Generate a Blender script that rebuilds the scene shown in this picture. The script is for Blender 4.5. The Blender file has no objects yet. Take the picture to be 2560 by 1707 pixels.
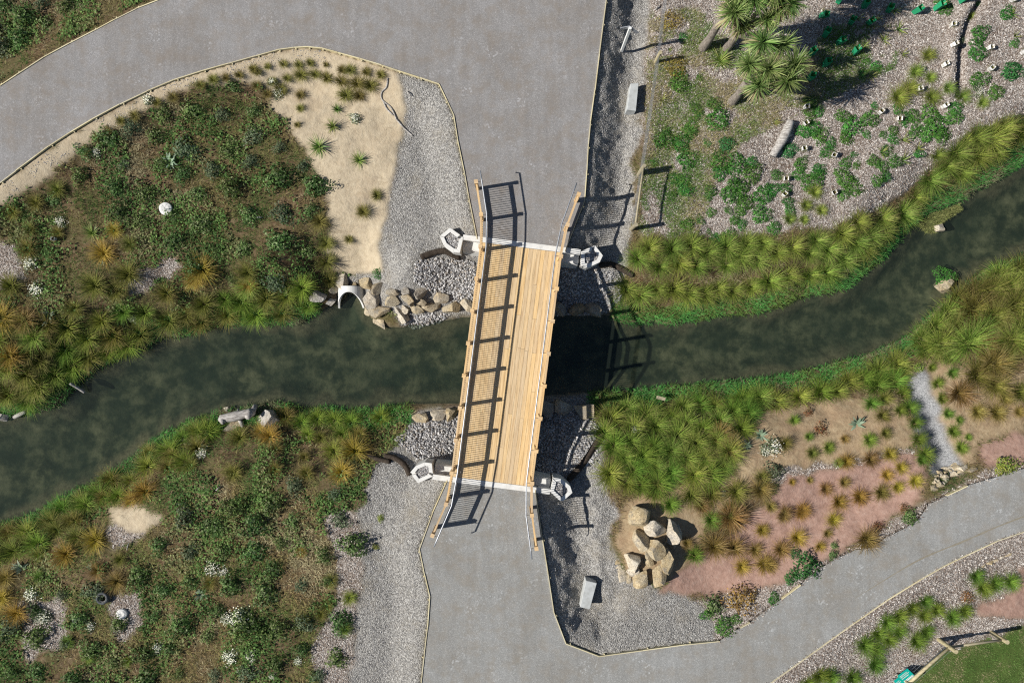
import bpy, bmesh, math, random
import numpy as np
from mathutils import Vector, Matrix
from mathutils.geometry import tessellate_polygon
random.seed(7)
rng = np.random.default_rng(7)

# ------------------------------------------------------------------ camera, sky, sun, exposure
H, S, CX, CY = 24.5, 0.0144, 1280.0, 853.5      # camera height above the deck, metres per photo pixel at deck level
SUN_EL, SHADOW_AZ = 38.0, 9.0                   # sun elevation; direction shadows fall (degrees above +x)
scene = bpy.context.scene
cam = bpy.data.cameras.new('camera')
cam.sensor_width = 36.0
cam.lens = 36.0 * H / (2560 * S)
cam.clip_end = 2000
camo = bpy.data.objects.new('camera', cam)
camo.location = (0, 0, H)
scene.collection.objects.link(camo)
scene.camera = camo

world = bpy.data.worlds.new('World')
scene.world = world
world.use_nodes = True
wn = world.node_tree
sky = wn.nodes.new('ShaderNodeTexSky')
sky.sky_type = 'NISHITA'
sky.sun_disc = False
sky.dust_density = 0.4
sky.sun_elevation = math.radians(SUN_EL)
sky.sun_rotation = math.radians(270.0 - SHADOW_AZ)
wn.links.new(sky.outputs[0], wn.nodes['Background'].inputs[0])
wn.nodes['Background'].inputs[1].default_value = 0.05

sl = bpy.data.lights.new('sun', 'SUN')
sl.energy = 5.0
sl.angle = math.radians(0.5)
sl.color = (1.0, 0.95, 0.87)
so = bpy.data.objects.new('sun', sl)
a, e = math.radians(SHADOW_AZ), math.radians(SUN_EL)
so.rotation_euler = Vector((math.cos(e) * math.cos(a), math.cos(e) * math.sin(a), -math.sin(e))).to_track_quat('-Z', 'Y').to_euler()
so.location = (-20, -4, 20)
scene.collection.objects.link(so)
scene.view_settings.view_transform = 'Standard'
scene.view_settings.look = 'None'
scene.view_settings.gamma = 1.0
scene.view_settings.exposure = 0.32
scene.cycles.use_denoising = False
scene.cycles.filter_width = 1.2
scene.cycles.max_bounces = 4
scene.cycles.diffuse_bounces = 2
scene.cycles.glossy_bounces = 2
scene.cycles.transmission_bounces = 2
scene.cycles.transparent_max_bounces = 12

# ------------------------------------------------------------------ helpers
COL = scene.collection
TS, TY = 3.672, [0, 427, 854, 1280]
def T(c, r, x, y): return (640 * c + x / TS, TY[r] + y / TS)
def D(pts): return [(x * 2560 / 2352, y * 2560 / 2352) for x, y in pts]
def P(px, py, z=0.0):
    k = S * (H - z) / H
    return ((px - CX) * k, (CY - py) * k, z)

def tag(o, label=None, cat=None, group=None, kind=None):
    if label: o['label'] = label
    if cat: o['category'] = cat
    if group: o['group'] = group
    if kind: o['kind'] = kind
    return o
def link(name, data, parent=None, loc=None):
    o = bpy.data.objects.new(name, data)
    COL.objects.link(o)
    if parent: o.parent = parent
    if loc is not None: o.location = loc
    return o
def empty(name, loc=(0, 0, 0)):
    return link(name, None, None, loc)

def mesh(name, V, F, mat=None, col=None, smooth=False):
    V = np.asarray(V, dtype=np.float32)
    me = bpy.data.meshes.new(name)
    if isinstance(F, np.ndarray):
        m, k = F.shape
        me.vertices.add(len(V)); me.vertices.foreach_set('co', V.ravel())
        me.loops.add(m * k); me.loops.foreach_set('vertex_index', F.astype(np.int32).ravel())
        me.polygons.add(m)
        me.polygons.foreach_set('loop_start', np.arange(0, m * k, k, dtype=np.int32))
        me.update(calc_edges=True)
    else:
        me.from_pydata([tuple(v) for v in V.tolist()], [], [list(f) for f in F])
        me.update()
    if smooth:
        me.polygons.foreach_set('use_smooth', np.ones(len(me.polygons), dtype=bool))
    if col is not None:
        at = me.color_attributes.new('Col', 'FLOAT_COLOR', 'POINT')
        c = np.ones((len(V), 4), dtype=np.float32); c[:, :3] = col
        at.data.foreach_set('color', c.ravel())
    if mat: me.materials.append(mat)
    return me

class B:
    """collects boxes, tubes and prisms for one mesh"""
    def __init__(s): s.V = []; s.F = []
    def add(s, V, F):
        n = len(s.V); s.V += [tuple(v) for v in V]; s.F += [[i + n for i in f] for f in F]; return s
    def bar(s, p0, p1, w, h, up=(0, 0, 1)):
        p0, p1 = Vector(p0), Vector(p1); d = (p1 - p0).normalized(); up = Vector(up)
        x = d.cross(up)
        if x.length < 1e-4: x = d.cross(Vector((1, 0, 0)))
        x.normalize(); y = x.cross(d).normalized()
        V = [p + x * sx * w / 2 + y * sy * h / 2 for p in (p0, p1) for sx, sy in ((-1, -1), (1, -1), (1, 1), (-1, 1))]
        return s.add(V, [(0, 3, 2, 1), (4, 5, 6, 7), (0, 1, 5, 4), (1, 2, 6, 5), (2, 3, 7, 6), (3, 0, 4, 7)])
    def tube(s, pts, rad, n=8, cap=True):
        pts = [Vector(p) for p in pts]
        if not hasattr(rad, '__len__'): rad = [rad] * len(pts)
        V, F = [], []
        t0 = (pts[1] - pts[0]).normalized()
        x = t0.cross(Vector((0, 0, 1)))
        if x.length < 1e-3: x = t0.cross(Vector((1, 0, 0)))
        x.normalize()
        for i, p in enumerate(pts):
            t = (pts[min(i + 1, len(pts) - 1)] - pts[max(i - 1, 0)]).normalized()
            x = (x - t * x.dot(t)).normalized(); y = t.cross(x)
            for k in range(n):
                an = 2 * math.pi * k / n
                V.append(p + (x * math.cos(an) + y * math.sin(an)) * rad[i])
        for i in range(len(pts) - 1):
            for k in range(n):
                k2 = (k + 1) % n
                F.append((i * n + k, i * n + k2, (i + 1) * n + k2, (i + 1) * n + k))
        if cap:
            F.append(tuple(range(n - 1, -1, -1))); F.append(tuple(range((len(pts) - 1) * n, len(pts) * n)))
        return s.add(V, F)
    def prism(s, poly, z0, z1):
        n = len(poly)
        ar = sum(poly[i][0] * poly[(i + 1) % n][1] - poly[(i + 1) % n][0] * poly[i][1] for i in range(n))
        if ar < 0: poly = poly[::-1]
        V = [(p[0], p[1], z0) for p in poly] + [(p[0], p[1], z1) for p in poly]
        F = [tuple(range(n - 1, -1, -1)), tuple(range(n, 2 * n))] + [(i, (i + 1) % n, n + (i + 1) % n, n + i) for i in range(n)]
        return s.add(V, F)
    def obj(s, name, mat, parent=None, loc=None, smooth=False, bevel=0):
        me = mesh(name, np.array(s.V), s.F, mat, smooth=smooth)
        o = link(name, me, parent, loc)
        if bevel:
            m = o.modifiers.new('bevel', 'BEVEL'); m.width = bevel; m.segments = 1; m.limit_method = 'ANGLE'
        return o

# ---- vectorised noise and geometry on arrays
def vnoise(x, y, scale, seed):
    r = np.random.default_rng(seed).random((64, 64))
    X, Y = np.asarray(x) / scale + 100.3, np.asarray(y) / scale + 57.7
    i, j = np.floor(X).astype(int), np.floor(Y).astype(int)
    fx, fy = X - i, Y - j
    fx, fy = fx * fx * (3 - 2 * fx), fy * fy * (3 - 2 * fy)
    g = lambda p, q: r[p % 64, q % 64]
    return (g(i, j) * (1 - fx) + g(i + 1, j) * fx) * (1 - fy) + (g(i, j + 1) * (1 - fx) + g(i + 1, j + 1) * fx) * fy
def fbm(x, y, scale, seed, n=3):
    return sum(vnoise(x, y, scale / 2 ** k, seed + 11 * k) / 2 ** k for k in range(n)) / (2 - 2 ** (1 - n))
def sstep(a, b, x):
    t = np.clip((x - a) / (b - a), 0, 1); return t * t * (3 - 2 * t)
def inside(X, Y, poly):
    r = np.zeros(np.shape(X), dtype=bool); n = len(poly)
    for i in range(n):
        x0, y0 = poly[i]; x1, y1 = poly[(i + 1) % n]
        if y0 == y1: continue
        c = ((y0 > Y) != (y1 > Y)) & (X < (x1 - x0) * (Y - y0) / (y1 - y0) + x0)
        r ^= c
    return r
def sdist(X, Y, poly):
    d = np.full(np.shape(X), 1e9); n = len(poly)
    for i in range(n):
        x0, y0 = poly[i]; x1, y1 = poly[(i + 1) % n]
        vx, vy = x1 - x0, y1 - y0; L = vx * vx + vy * vy
        if L == 0: continue
        t = np.clip(((X - x0) * vx + (Y - y0) * vy) / L, 0, 1)
        d = np.minimum(d, (X - x0 - t * vx) ** 2 + (Y - y0 - t * vy) ** 2)
    d = np.sqrt(d)
    return np.where(inside(X, Y, poly), -d, d)

# ------------------------------------------------------------------ materials
def mat(name):
    m = bpy.data.materials.new(name); m.use_nodes = True
    nt = m.node_tree; bs = nt.nodes['Principled BSDF']
    bs.inputs['Specular IOR Level'].default_value = 0.25
    return m, nt, bs
def N(nt, typ, **kw):
    n = nt.nodes.new(typ)
    for k, v in kw.items():
        if k.startswith('i_'):
            n.inputs[int(k[2:])].default_value = v
        else: setattr(n, k, v)
    return n
def L(nt, a, b): nt.links.new(a, b)
def ramp(nt, src, stops):
    r = N(nt, 'ShaderNodeValToRGB'); el = r.color_ramp.elements
    while len(el) < len(stops): el.new(0.5)
    for q, (p, c) in zip(el, stops):
        q.position = p; q.color = (*c, 1)
    L(nt, src, r.inputs[0]); return r.outputs[0]
def noise(nt, vec, scale, detail=4, rough=0.6):
    n = N(nt, 'ShaderNodeTexNoise'); n.inputs['Scale'].default_value = scale
    n.inputs['Detail'].default_value = detail; n.inputs['Roughness'].default_value = rough
    L(nt, vec, n.inputs['Vector']); return n.outputs[0]
def voro(nt, vec, scale, feature='F1', out='Color'):
    n = N(nt, 'ShaderNodeTexVoronoi', feature=feature); n.inputs['Scale'].default_value = scale
    L(nt, vec, n.inputs['Vector']); return n.outputs[out]
def mixc(nt, fac, a, b, mode='MIX'):
    n = N(nt, 'ShaderNodeMix', data_type='RGBA', blend_type=mode)
    for s_, v in ((n.inputs[0], fac), (n.inputs[6], a), (n.inputs[7], b)):
        if hasattr(v, 'is_linked'): L(nt, v, s_)
        elif isinstance(v, (int, float)): s_.default_value = v
        else: s_.default_value = (*v, 1)
    return n.outputs[2]
def math_(nt, op, a, b=0.0):
    n = N(nt, 'ShaderNodeMath', operation=op)
    for s_, v in ((n.inputs[0], a), (n.inputs[1], b)):
        if hasattr(v, 'is_linked'): L(nt, v, s_)
        else: s_.default_value = v
    return n.outputs[0]
def bump(nt, bs, h, strength, dist=0.02):
    b = N(nt, 'ShaderNodeBump'); b.inputs['Strength'].default_value = strength; b.inputs['Distance'].default_value = dist
    L(nt, h, b.inputs['Height']); L(nt, b.outputs[0], bs.inputs['Normal']); return b
def objco(nt, scale=None):
    tc = N(nt, 'ShaderNodeTexCoord')
    if scale is None: return tc.outputs['Object']
    mp = N(nt, 'ShaderNodeMapping'); mp.inputs['Scale'].default_value = scale
    L(nt, tc.outputs['Object'], mp.inputs['Vector']); return mp.outputs[0]
def orand(nt): return N(nt, 'ShaderNodeObjectInfo').outputs['Random']

def simple(name, stops, scale=6.0, rough=0.8, bmp=0.3, bscale=40.0, vec=None, vary=0.0, detail=5):
    m, nt, bs = mat(name); v = objco(nt, vec)
    c = ramp(nt, noise(nt, v, scale, detail), stops)
    if vary:
        k = math_(nt, 'ADD', math_(nt, 'MULTIPLY', orand(nt), vary), 1 - vary / 2)
        c = mixc(nt, 1.0, c, k, 'MULTIPLY')
    L(nt, c, bs.inputs['Base Color']); bs.inputs['Roughness'].default_value = rough
    if bmp: bump(nt, bs, noise(nt, v, bscale, 3), bmp, 0.01)
    return m

M = {}
# timber: grain runs along the piece's own long axis (x of the object)
def timber(name, dark, mid, light, vary=0.2):
    m, nt, bs = mat(name)
    v = objco(nt, (0.6, 9, 9))
    off = N(nt, 'ShaderNodeVectorMath', operation='ADD'); L(nt, v, off.inputs[0])
    cmb = N(nt, 'ShaderNodeCombineXYZ'); k = math_(nt, 'MULTIPLY', orand(nt), 60.0)
    for i in range(3): L(nt, k, cmb.inputs[i])
    L(nt, cmb.outputs[0], off.inputs[1]); v = off.outputs[0]
    g = noise(nt, v, 2.2, 5, 0.65)
    c = ramp(nt, g, [(0.28, dark), (0.5, mid), (0.75, light)])
    kn = noise(nt, v, 0.9, 2, 0.5)
    c = mixc(nt, math_(nt, 'MULTIPLY', ramp(nt, kn, [(0.66, (0, 0, 0)), (0.74, (1, 1, 1))]), 0.5), c, [x * 0.55 for x in dark])
    t = math_(nt, 'ADD', math_(nt, 'MULTIPLY', orand(nt), vary), 1 - vary * 0.6)
    c = mixc(nt, 1.0, c, t, 'MULTIPLY')
    hs = N(nt, 'ShaderNodeHueSaturation'); L(nt, c, hs.inputs['Color'])
    L(nt, math_(nt, 'ADD', math_(nt, 'MULTIPLY', N(nt, 'ShaderNodeObjectInfo').outputs['Random'], 0.2), 0.86), hs.inputs['Saturation'])
    L(nt, hs.outputs[0], bs.inputs['Base Color']); bs.inputs['Roughness'].default_value = 0.7
    bump(nt, bs, g, 0.25, 0.01)
    return m
M['deck'] = timber('new_pine', (0.47, 0.30, 0.14), (0.64, 0.46, 0.245), (0.76, 0.58, 0.35))
M['rail'] = timber('rail_pine', (0.46, 0.29, 0.135), (0.64, 0.44, 0.23), (0.74, 0.55, 0.31), 0.2)
M['beam'] = timber('beam_timber', (0.22, 0.13, 0.06), (0.32, 0.20, 0.10), (0.42, 0.28, 0.15), 0.2)
M['edging'] = timber('edging_pine', (0.44, 0.37, 0.20), (0.62, 0.55, 0.35), (0.74, 0.68, 0.47), 0.3)
M['fence_wood'] = timber('fence_pole', (0.24, 0.21, 0.13), (0.38, 0.33, 0.21), (0.50, 0.45, 0.30), 0.3)
M['grey_wood'] = simple('driftwood', [(0.3, (0.16, 0.145, 0.13)), (0.5, (0.36, 0.34, 0.32)), (0.75, (0.62, 0.60, 0.57))], 5, 0.9, 0.7, 14, (1, 5, 5))
M['bark'] = simple('cabbage_bark', [(0.3, (0.10, 0.085, 0.07)), (0.55, (0.24, 0.21, 0.18)), (0.8, (0.38, 0.34, 0.30))], 8, 0.95, 0.9, 22, (3, 3, 1))
M['concrete'] = simple('concrete', [(0.25, (0.50, 0.50, 0.48)), (0.5, (0.66, 0.66, 0.64)), (0.8, (0.74, 0.74, 0.72))], 3.5, 0.85, 0.12, 60)
M['old_concrete'] = simple('weathered_concrete', [(0.3, (0.34, 0.35, 0.34)), (0.5, (0.44, 0.46, 0.46)), (0.8, (0.52, 0.53, 0.53))], 5, 0.85, 0.15, 50)
M['white_paint'] = simple('white_paint', [(0.3, (0.72, 0.73, 0.72)), (0.6, (0.80, 0.81, 0.80))], 6, 0.5, 0, 10)
M['steel'] = simple('galvanised_steel', [(0.3, (0.32, 0.34, 0.37)), (0.7, (0.46, 0.48, 0.52))], 12, 0.45, 0, 10)
M['steel'].node_tree.nodes['Principled BSDF'].inputs['Metallic'].default_value = 0.75
M['dark_steel'] = simple('dark_bar', [(0.3, (0.05, 0.045, 0.04)), (0.7, (0.09, 0.08, 0.07))], 12, 0.6, 0, 10)
M['coir'] = simple('coir_log', [(0.3, (0.022, 0.017, 0.013)), (0.55, (0.055, 0.042, 0.032)), (0.8, (0.10, 0.078, 0.06))], 9, 0.95, 0.8, 50, (2, 2, 2))
M['rubber'] = simple('tyre_rubber', [(0.3, (0.03, 0.035, 0.04)), (0.7, (0.10, 0.11, 0.12))], 9, 0.75, 0.3, 40)
M['teal'] = simple('teal_sign', [(0.3, (0.0, 0.36, 0.30)), (0.7, (0.01, 0.42, 0.35))], 5, 0.45, 0, 10)
M['card'] = simple('white_carton', [(0.3, (0.74, 0.73, 0.73)), (0.7, (0.82, 0.81, 0.82))], 8, 0.8, 0.1, 30)

def rockmat(name, a, b, c, d):
    m, nt, bs = mat(name); v = objco(nt)
    off = N(nt, 'ShaderNodeVectorMath', operation='ADD'); L(nt, v, off.inputs[0])
    cmb = N(nt, 'ShaderNodeCombineXYZ'); k = math_(nt, 'MULTIPLY', orand(nt), 40.0)
    for i in range(3): L(nt, k, cmb.inputs[i])
    L(nt, cmb.outputs[0], off.inputs[1]); v = off.outputs[0]
    n1 = noise(nt, v, 5, 6, 0.7); n2 = noise(nt, v, 1.8, 3)
    col = ramp(nt, n1, [(0.3, a), (0.5, b), (0.7, c)])
    col = mixc(nt, ramp(nt, n2, [(0.45, (0, 0, 0)), (0.65, (1, 1, 1))]), col, d)
    col = mixc(nt, 1.0, col, ramp(nt, noise(nt, v, 26, 3), [(0.32, (0.45, 0.43, 0.41)), (0.55, (1.05, 1.05, 1.05))]), 'MULTIPLY')
    col = mixc(nt, math_(nt, 'MULTIPLY', ramp(nt, noise(nt, v, 3.1, 7, 0.75), [(0.53, (0, 0, 0)), (0.62, (1, 1, 1))]), 0.65), col, (0.21, 0.20, 0.185))
    hs = N(nt, 'ShaderNodeHueSaturation'); L(nt, col, hs.inputs['Color'])
    L(nt, math_(nt, 'ADD', math_(nt, 'MULTIPLY', orand(nt), 0.55), 0.7), hs.inputs['Saturation'])
    L(nt, math_(nt, 'ADD', math_(nt, 'MULTIPLY', orand(nt), -0.25), 1.1), hs.inputs['Value'])
    L(nt, hs.outputs[0], bs.inputs['Base Color']); bs.inputs['Roughness'].default_value = 0.92
    bump(nt, bs, noise(nt, v, 16, 6, 0.7), 0.7, 0.04)
    return m
M['rock'] = rockmat('tan_boulder', (0.25, 0.19, 0.125), (0.42, 0.35, 0.245), (0.56, 0.48, 0.35), (0.40, 0.36, 0.29))
M['pale_rock'] = rockmat('pale_boulder', (0.34, 0.265, 0.165), (0.52, 0.435, 0.30), (0.62, 0.535, 0.39), (0.46, 0.41, 0.32))
M['grey_rock'] = rockmat('grey_boulder', (0.22, 0.20, 0.17), (0.40, 0.37, 0.32), (0.54, 0.50, 0.45), (0.42, 0.40, 0.37))

# foliage: colour comes from each leaf, with a small shift from plant to plant
def foliage(name, trans=0.35, rough=0.65, spec=0.12):
    m, nt, bs = mat(name)
    at = N(nt, 'ShaderNodeAttribute', attribute_name='Col')
    hs = N(nt, 'ShaderNodeHueSaturation'); L(nt, at.outputs['Color'], hs.inputs['Color'])
    r = orand(nt)
    L(nt, math_(nt, 'ADD', math_(nt, 'MULTIPLY', r, 0.05), 0.475), hs.inputs['Hue'])
    r2 = math_(nt, 'FRACT', math_(nt, 'MULTIPLY', r, 7.31))
    L(nt, math_(nt, 'ADD', math_(nt, 'MULTIPLY', r2, 0.5), 1.05), hs.inputs['Value'])
    bs.inputs['Roughness'].default_value = rough; bs.inputs['Specular IOR Level'].default_value = spec
    L(nt, hs.outputs[0], bs.inputs['Base Color'])
    tr = N(nt, 'ShaderNodeBsdfTranslucent'); L(nt, hs.outputs[0], tr.inputs[0])
    mx = N(nt, 'ShaderNodeMixShader'); mx.inputs[0].default_value = trans
    L(nt, bs.outputs[0], mx.inputs[1]); L(nt, tr.outputs[0], mx.inputs[2])
    L(nt, mx.outputs[0], nt.nodes['Material Output'].inputs[0])
    return m
M['leaf'] = foliage('leaf')
M['sword_leaf'] = foliage('sword_leaf', 0.2, 0.45, 0.3)
M['petal'] = foliage('petal', 0.2)
def attr_mat(name, rough=0.9):
    m, nt, bs = mat(name); at = N(nt, 'ShaderNodeAttribute', attribute_name='Col')
    L(nt, at.outputs['Color'], bs.inputs['Base Color']); bs.inputs['Roughness'].default_value = rough
    return m
M['stone_attr'] = attr_mat('pebble')
M['chip_attr'] = attr_mat('wood_chip')

m, nt, bs = mat('green_plastic')
bs.inputs['Base Color'].default_value = (0.05, 0.50, 0.25, 1); bs.inputs['Roughness'].default_value = 0.4
tr = N(nt, 'ShaderNodeBsdfTranslucent'); tr.inputs[0].default_value = (0.05, 0.55, 0.28, 1)
mx = N(nt, 'ShaderNodeMixShader'); mx.inputs[0].default_value = 0.5
L(nt, bs.outputs[0], mx.inputs[1]); L(nt, tr.outputs[0], mx.inputs[2]); L(nt, mx.outputs[0], nt.nodes['Material Output'].inputs[0])
M['green_plastic'] = m

# compacted gravel of the paths
def pathmat(name, tint):
    m, nt, bs = mat(name); v = objco(nt)
    fine = voro(nt, v, 60); hs = N(nt, 'ShaderNodeSeparateColor'); L(nt, fine, hs.inputs[0])
    c = ramp(nt, hs.outputs[0], [(0.0, (0.225, 0.22, 0.215)), (0.45, (0.285, 0.28, 0.27)), (0.85, (0.315, 0.31, 0.30)), (0.98, (0.44, 0.43, 0.42))])
    big = noise(nt, v, 0.55, 5, 0.6)
    c = mixc(nt, 1.0, c, ramp(nt, big, [(0.3, (0.90, 0.87, 0.84)), (0.5, (0.99, 0.98, 0.97)), (0.7, (1.10, 1.10, 1.11))]), 'MULTIPLY')
    br = noise(nt, v, 1.7, 5, 0.65)
    c = mixc(nt, math_(nt, 'MULTIPLY', ramp(nt, br, [(0.45, (0, 0, 0)), (0.70, (1, 1, 1))]), 0.6), c, (0.255, 0.215, 0.17))
    mp = N(nt, 'ShaderNodeMapping'); mp.inputs['Scale'].default_value = (2.2, 0.22, 1); L(nt, v, mp.inputs[0])
    st = noise(nt, mp.outputs[0], 2.0, 4, 0.55)
    c = mixc(nt, 1.0, c, ramp(nt, st, [(0.3, (0.93, 0.93, 0.93)), (0.7, (1.06, 1.06, 1.06))]), 'MULTIPLY')
    sp = noise(nt, v, 0.9, 2); w = voro(nt, v, 17); s2 = N(nt, 'ShaderNodeSeparateColor'); L(nt, w, s2.inputs[0])
    spk = math_(nt, 'MULTIPLY', ramp(nt, sp, [(0.52, (0, 0, 0)), (0.68, (1, 1, 1))]), ramp(nt, s2.outputs[0], [(0.86, (0, 0, 0)), (0.94, (1, 1, 1))]))
    c = mixc(nt, math_(nt, 'MULTIPLY', spk, 0.6), c, (0.52, 0.52, 0.52))
    c = mixc(nt, 1.0, c, tint, 'MULTIPLY')
    L(nt, c, bs.inputs['Base Color']); bs.inputs['Roughness'].default_value = 0.95
    bump(nt, bs, voro(nt, v, 60, out='Distance'), 0.25, 0.012)
    return m
M['road'] = pathmat('compacted_gravel', (0.85, 0.85, 0.875))
M['path'] = pathmat('compacted_gravel_path', (0.90, 0.93, 0.94))

# ------------------------------------------------------------------ layout of the setting (photo pixels -> ground plan)
road_outer = [(-160, 330), (0, 215), (41, 188), (109, 144), (174, 109), (234, 78), (286, 50), (340, 23), (400, 0), (560, -70)]
road_inner = [(-130, 552), (0, 458)] + [T(0, 0, *q) for q in [(150, 1568), (450, 1345), (650, 1215), (850, 1095), (1100, 960), (1350, 840), (1600, 735), (1850, 655), (2100, 585), (2350, 515)]] \
    + [T(1, 0, *q) for q in [(200, 460), (350, 440), (480, 433), (600, 445), (750, 485), (950, 540), (1150, 600), (1300, 650), (1500, 715), (1680, 775), (1750, 920), (1815, 1060), (1850, 1280), (1910, 1568)]] \
    + [T(1, 1, *q) for q in [(1950, 230), (2030, 630)]]
road_right = [(1535, -120)] + [T(2, 0, *q) for q in [(865, 0), (840, 190), (800, 500), (760, 830), (720, 1120), (700, 1330), (687, 1568)]] + [T(2, 1, *q) for q in [(668, 270), (485, 740)]]
south_left = [T(1, 2, *q) for q in [(1755, 1270), (1620, 1568)]] + [T(1, 3, *q) for q in [(1500, 335), (1545, 560), (1595, 770), (1575, 1050), (1545, 1300), (1515, 1568)]] + [(1045, 1800)]
south_right = [T(2, 2, *q) for q in [(215, 1360), (245, 1568)]] + [T(2, 3, *q) for q in [(275, 220), (330, 560), (385, 920), (495, 1205), (800, 1320), (1200, 1265), (1600, 1210), (1905, 1180)]]
south_upper = [T(2, 3, 2010, 1110), T(2, 3, 2185, 1010)] + [T(3, 3, *q) for q in [(125, 795), (300, 665), (470, 520), (640, 420), (800, 345), (950, 330), (1090, 230), (1270, 140), (1380, 70)]] \
    + [T(3, 2, *q) for q in [(1480, 1490), (1640, 1410), (1830, 1320), (2100, 1240), (2250, 1190), (2350, 1165)]] + [(2760, 1130)]
south_lower = [(1800, 1800)] + [T(3, 3, *q) for q in [(20, 1568), (500, 1225), (800, 1010), (1100, 800), (1400, 615), (1600, 500), (1850, 380), (2100, 265), (2350, 180)]] + [(2760, 1290)]
road_px = road_outer + [(700, -400), (1560, -400)] + road_right + road_inner[::-1]
south_px = south_left[::-1] + south_right + south_upper + south_lower[::-1]
W2 = lambda pts, z=0.0: [P(x, y, z)[:2] for x, y in pts]
road_w, south_w = W2(road_px), W2(south_px)

up_bank = D([(-200, 1010), (0, 958), (130, 938), (170, 900), (195, 868), (240, 835), (300, 812), (370, 780), (440, 765), (500, 750), (560, 738), (620, 742), (690, 742), (740, 712), (775, 690), (785, 655), (828, 655), (835, 705), (860, 740), (900, 752), (990, 745), (1085, 728), (1270, 728), (1400, 722), (1430, 740), (1540, 742), (1640, 728), (1770, 712), (1850, 680), (1945, 662), (1990, 625), (2040, 580), (2075, 530), (2120, 490), (2200, 465), (2250, 435), (2310, 400), (2352, 372), (2600, 240)])
low_bank = D([(-200, 1260), (0, 1205), (50, 1187), (100, 1168), (150, 1136), (220, 1102), (300, 1052), (370, 1004), (430, 968), (520, 940), (570, 935), (640, 920), (700, 935), (800, 940), (945, 925), (1050, 925), (1240, 912), (1340, 902), (1400, 898), (1500, 893), (1600, 880), (1700, 873), (1800, 860), (1900, 838), (1990, 818), (2030, 800), (2090, 768), (2150, 712), (2200, 662), (2260, 622), (2352, 588), (2600, 470)])
WZ = -1.95
stream_px = up_bank + low_bank[::-1]
stream_w = W2(stream_px, WZ)

# ------------------------------------------------------------------ terrain
GX, GY, GS = 25.0, 17.5, 0.085
xs = np.arange(-GX, GX + 1e-6, GS); ys = np.arange(-GY, GY + 1e-6, GS)
X, Y = np.meshgrid(xs, ys)
NXg, NYg = len(xs), len(ys)
ds = sdist(X, Y, stream_w) + (fbm(X, Y, 0.7, 3) - 0.5) * 0.25
dp = np.minimum(sdist(X, Y, road_w), sdist(X, Y, south_w))
land = -0.5 + (fbm(X, Y, 3.0, 5) - 0.5) * 0.3 + (fbm(X, Y, 0.6, 6) - 0.5) * 0.10
land = land + (-0.045 - land) * (1 - sstep(0.0, 1.5, dp))
east = inside(X, Y, W2(D([(1330, -80), (1520, -80), (1500, 330), (1470, 560), (1440, 640), (1280, 640), (1340, 440)]), -0.4)) | inside(X, Y, W2(D([(1225, 1040), (1440, 1060), (1440, 1250), (1420, 1400), (1380, 1470), (1280, 1480), (1240, 1300)]), -0.4))
ew = east.astype(float)
for _ in range(14): ew = (ew + np.roll(ew, 1, 0) + np.roll(ew, -1, 0) + np.roll(ew, 1, 1) + np.roll(ew, -1, 1)) / 5
dug = -0.05 - 0.72 * sstep(-0.1, 1.35, dp) + 0.25 * sstep(1.3, 2.1, dp) + (fbm(X, Y, 0.30, 15, 2) - 0.5) * 0.17 * sstep(0.05, 0.5, dp)
land = land * (1 - ew) + dug * ew
f = 0.10 * np.clip(ds / 0.12, 0, 1) + 0.90 * sstep(0.0, 2.7, ds)
hh = np.where(ds > 0, WZ + (land - WZ) * f, WZ - 0.04 - 0.42 * sstep(0, 1.0, -ds) - 0.06 * fbm(X, Y, 0.5, 9))
bu = (X + 0.187) * 0.126 + (Y + 0.828) * 0.992; bv = (X + 0.187) * 0.992 - (Y + 0.828) * 0.126
front = np.where(np.abs(bu) < 4.25, np.interp(np.abs(bu), [2.0, 3.0, 4.25], [-1.75, -1.35, -0.80]), 9.0)
fw = 1 - sstep(1.5, 4.0, np.abs(bv))
hh = np.where((ds > 0) & (np.abs(bu) < 4.25), hh * (1 - fw) + np.minimum(hh, front) * fw, hh)
hh = np.where(dp < 0.0, -0.14, hh)
def carve(dpts, depth, width):
    global hh
    w_ = W2(D(dpts), -0.5); d_ = np.full(X.shape, 1e9)
    for (x0, y0), (x1, y1) in zip(w_[:-1], w_[1:]):
        t = np.clip(((X - x0) * (x1 - x0) + (Y - y0) * (y1 - y0)) / ((x1 - x0) ** 2 + (y1 - y0) ** 2), 0, 1)
        d_ = np.minimum(d_, np.hypot(X - x0 - t * (x1 - x0), Y - y0 - t * (y1 - y0)))
    hh = hh - depth * np.exp(-(d_ / width) ** 2)
carve([(2255, 0), (2225, 50), (2205, 120), (2203, 215)], 0.28, 0.14)
carve([(2230, 0), (2200, 50), (2183, 120), (2180, 215)], -0.14, 0.22)
carve([(2105, 880), (2150, 980), (2170, 1070)], 0.34, 0.42)
mound = P(*[1630, 1360], -0.4)
hh += 0.16 * np.exp(-(((X - mound[0]) / 1.1) ** 2 + ((Y - mound[1]) / 1.5) ** 2)) * (dp > 0.3)
Zg = hh
def zat(x, y):
    u = np.clip((np.asarray(x) + GX) / GS, 0, NXg - 1.001); v = np.clip((np.asarray(y) + GY) / GS, 0, NYg - 1.001)
    i, j = u.astype(int), v.astype(int); fu, fv = u - i, v - j
    return (Zg[j, i] * (1 - fu) + Zg[j, i + 1] * fu) * (1 - fv) + (Zg[j + 1, i] * (1 - fu) + Zg[j + 1, i + 1] * fu) * fv
def G(px, py):
    """photo pixel -> point on the ground"""
    z = -0.5
    for _ in range(6):
        x, y, _z = P(px, py, z); z = float(zat(np.array([x]), np.array([y]))[0])
    x, y, _z = P(px, py, z); return Vector((x, y, z))
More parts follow.
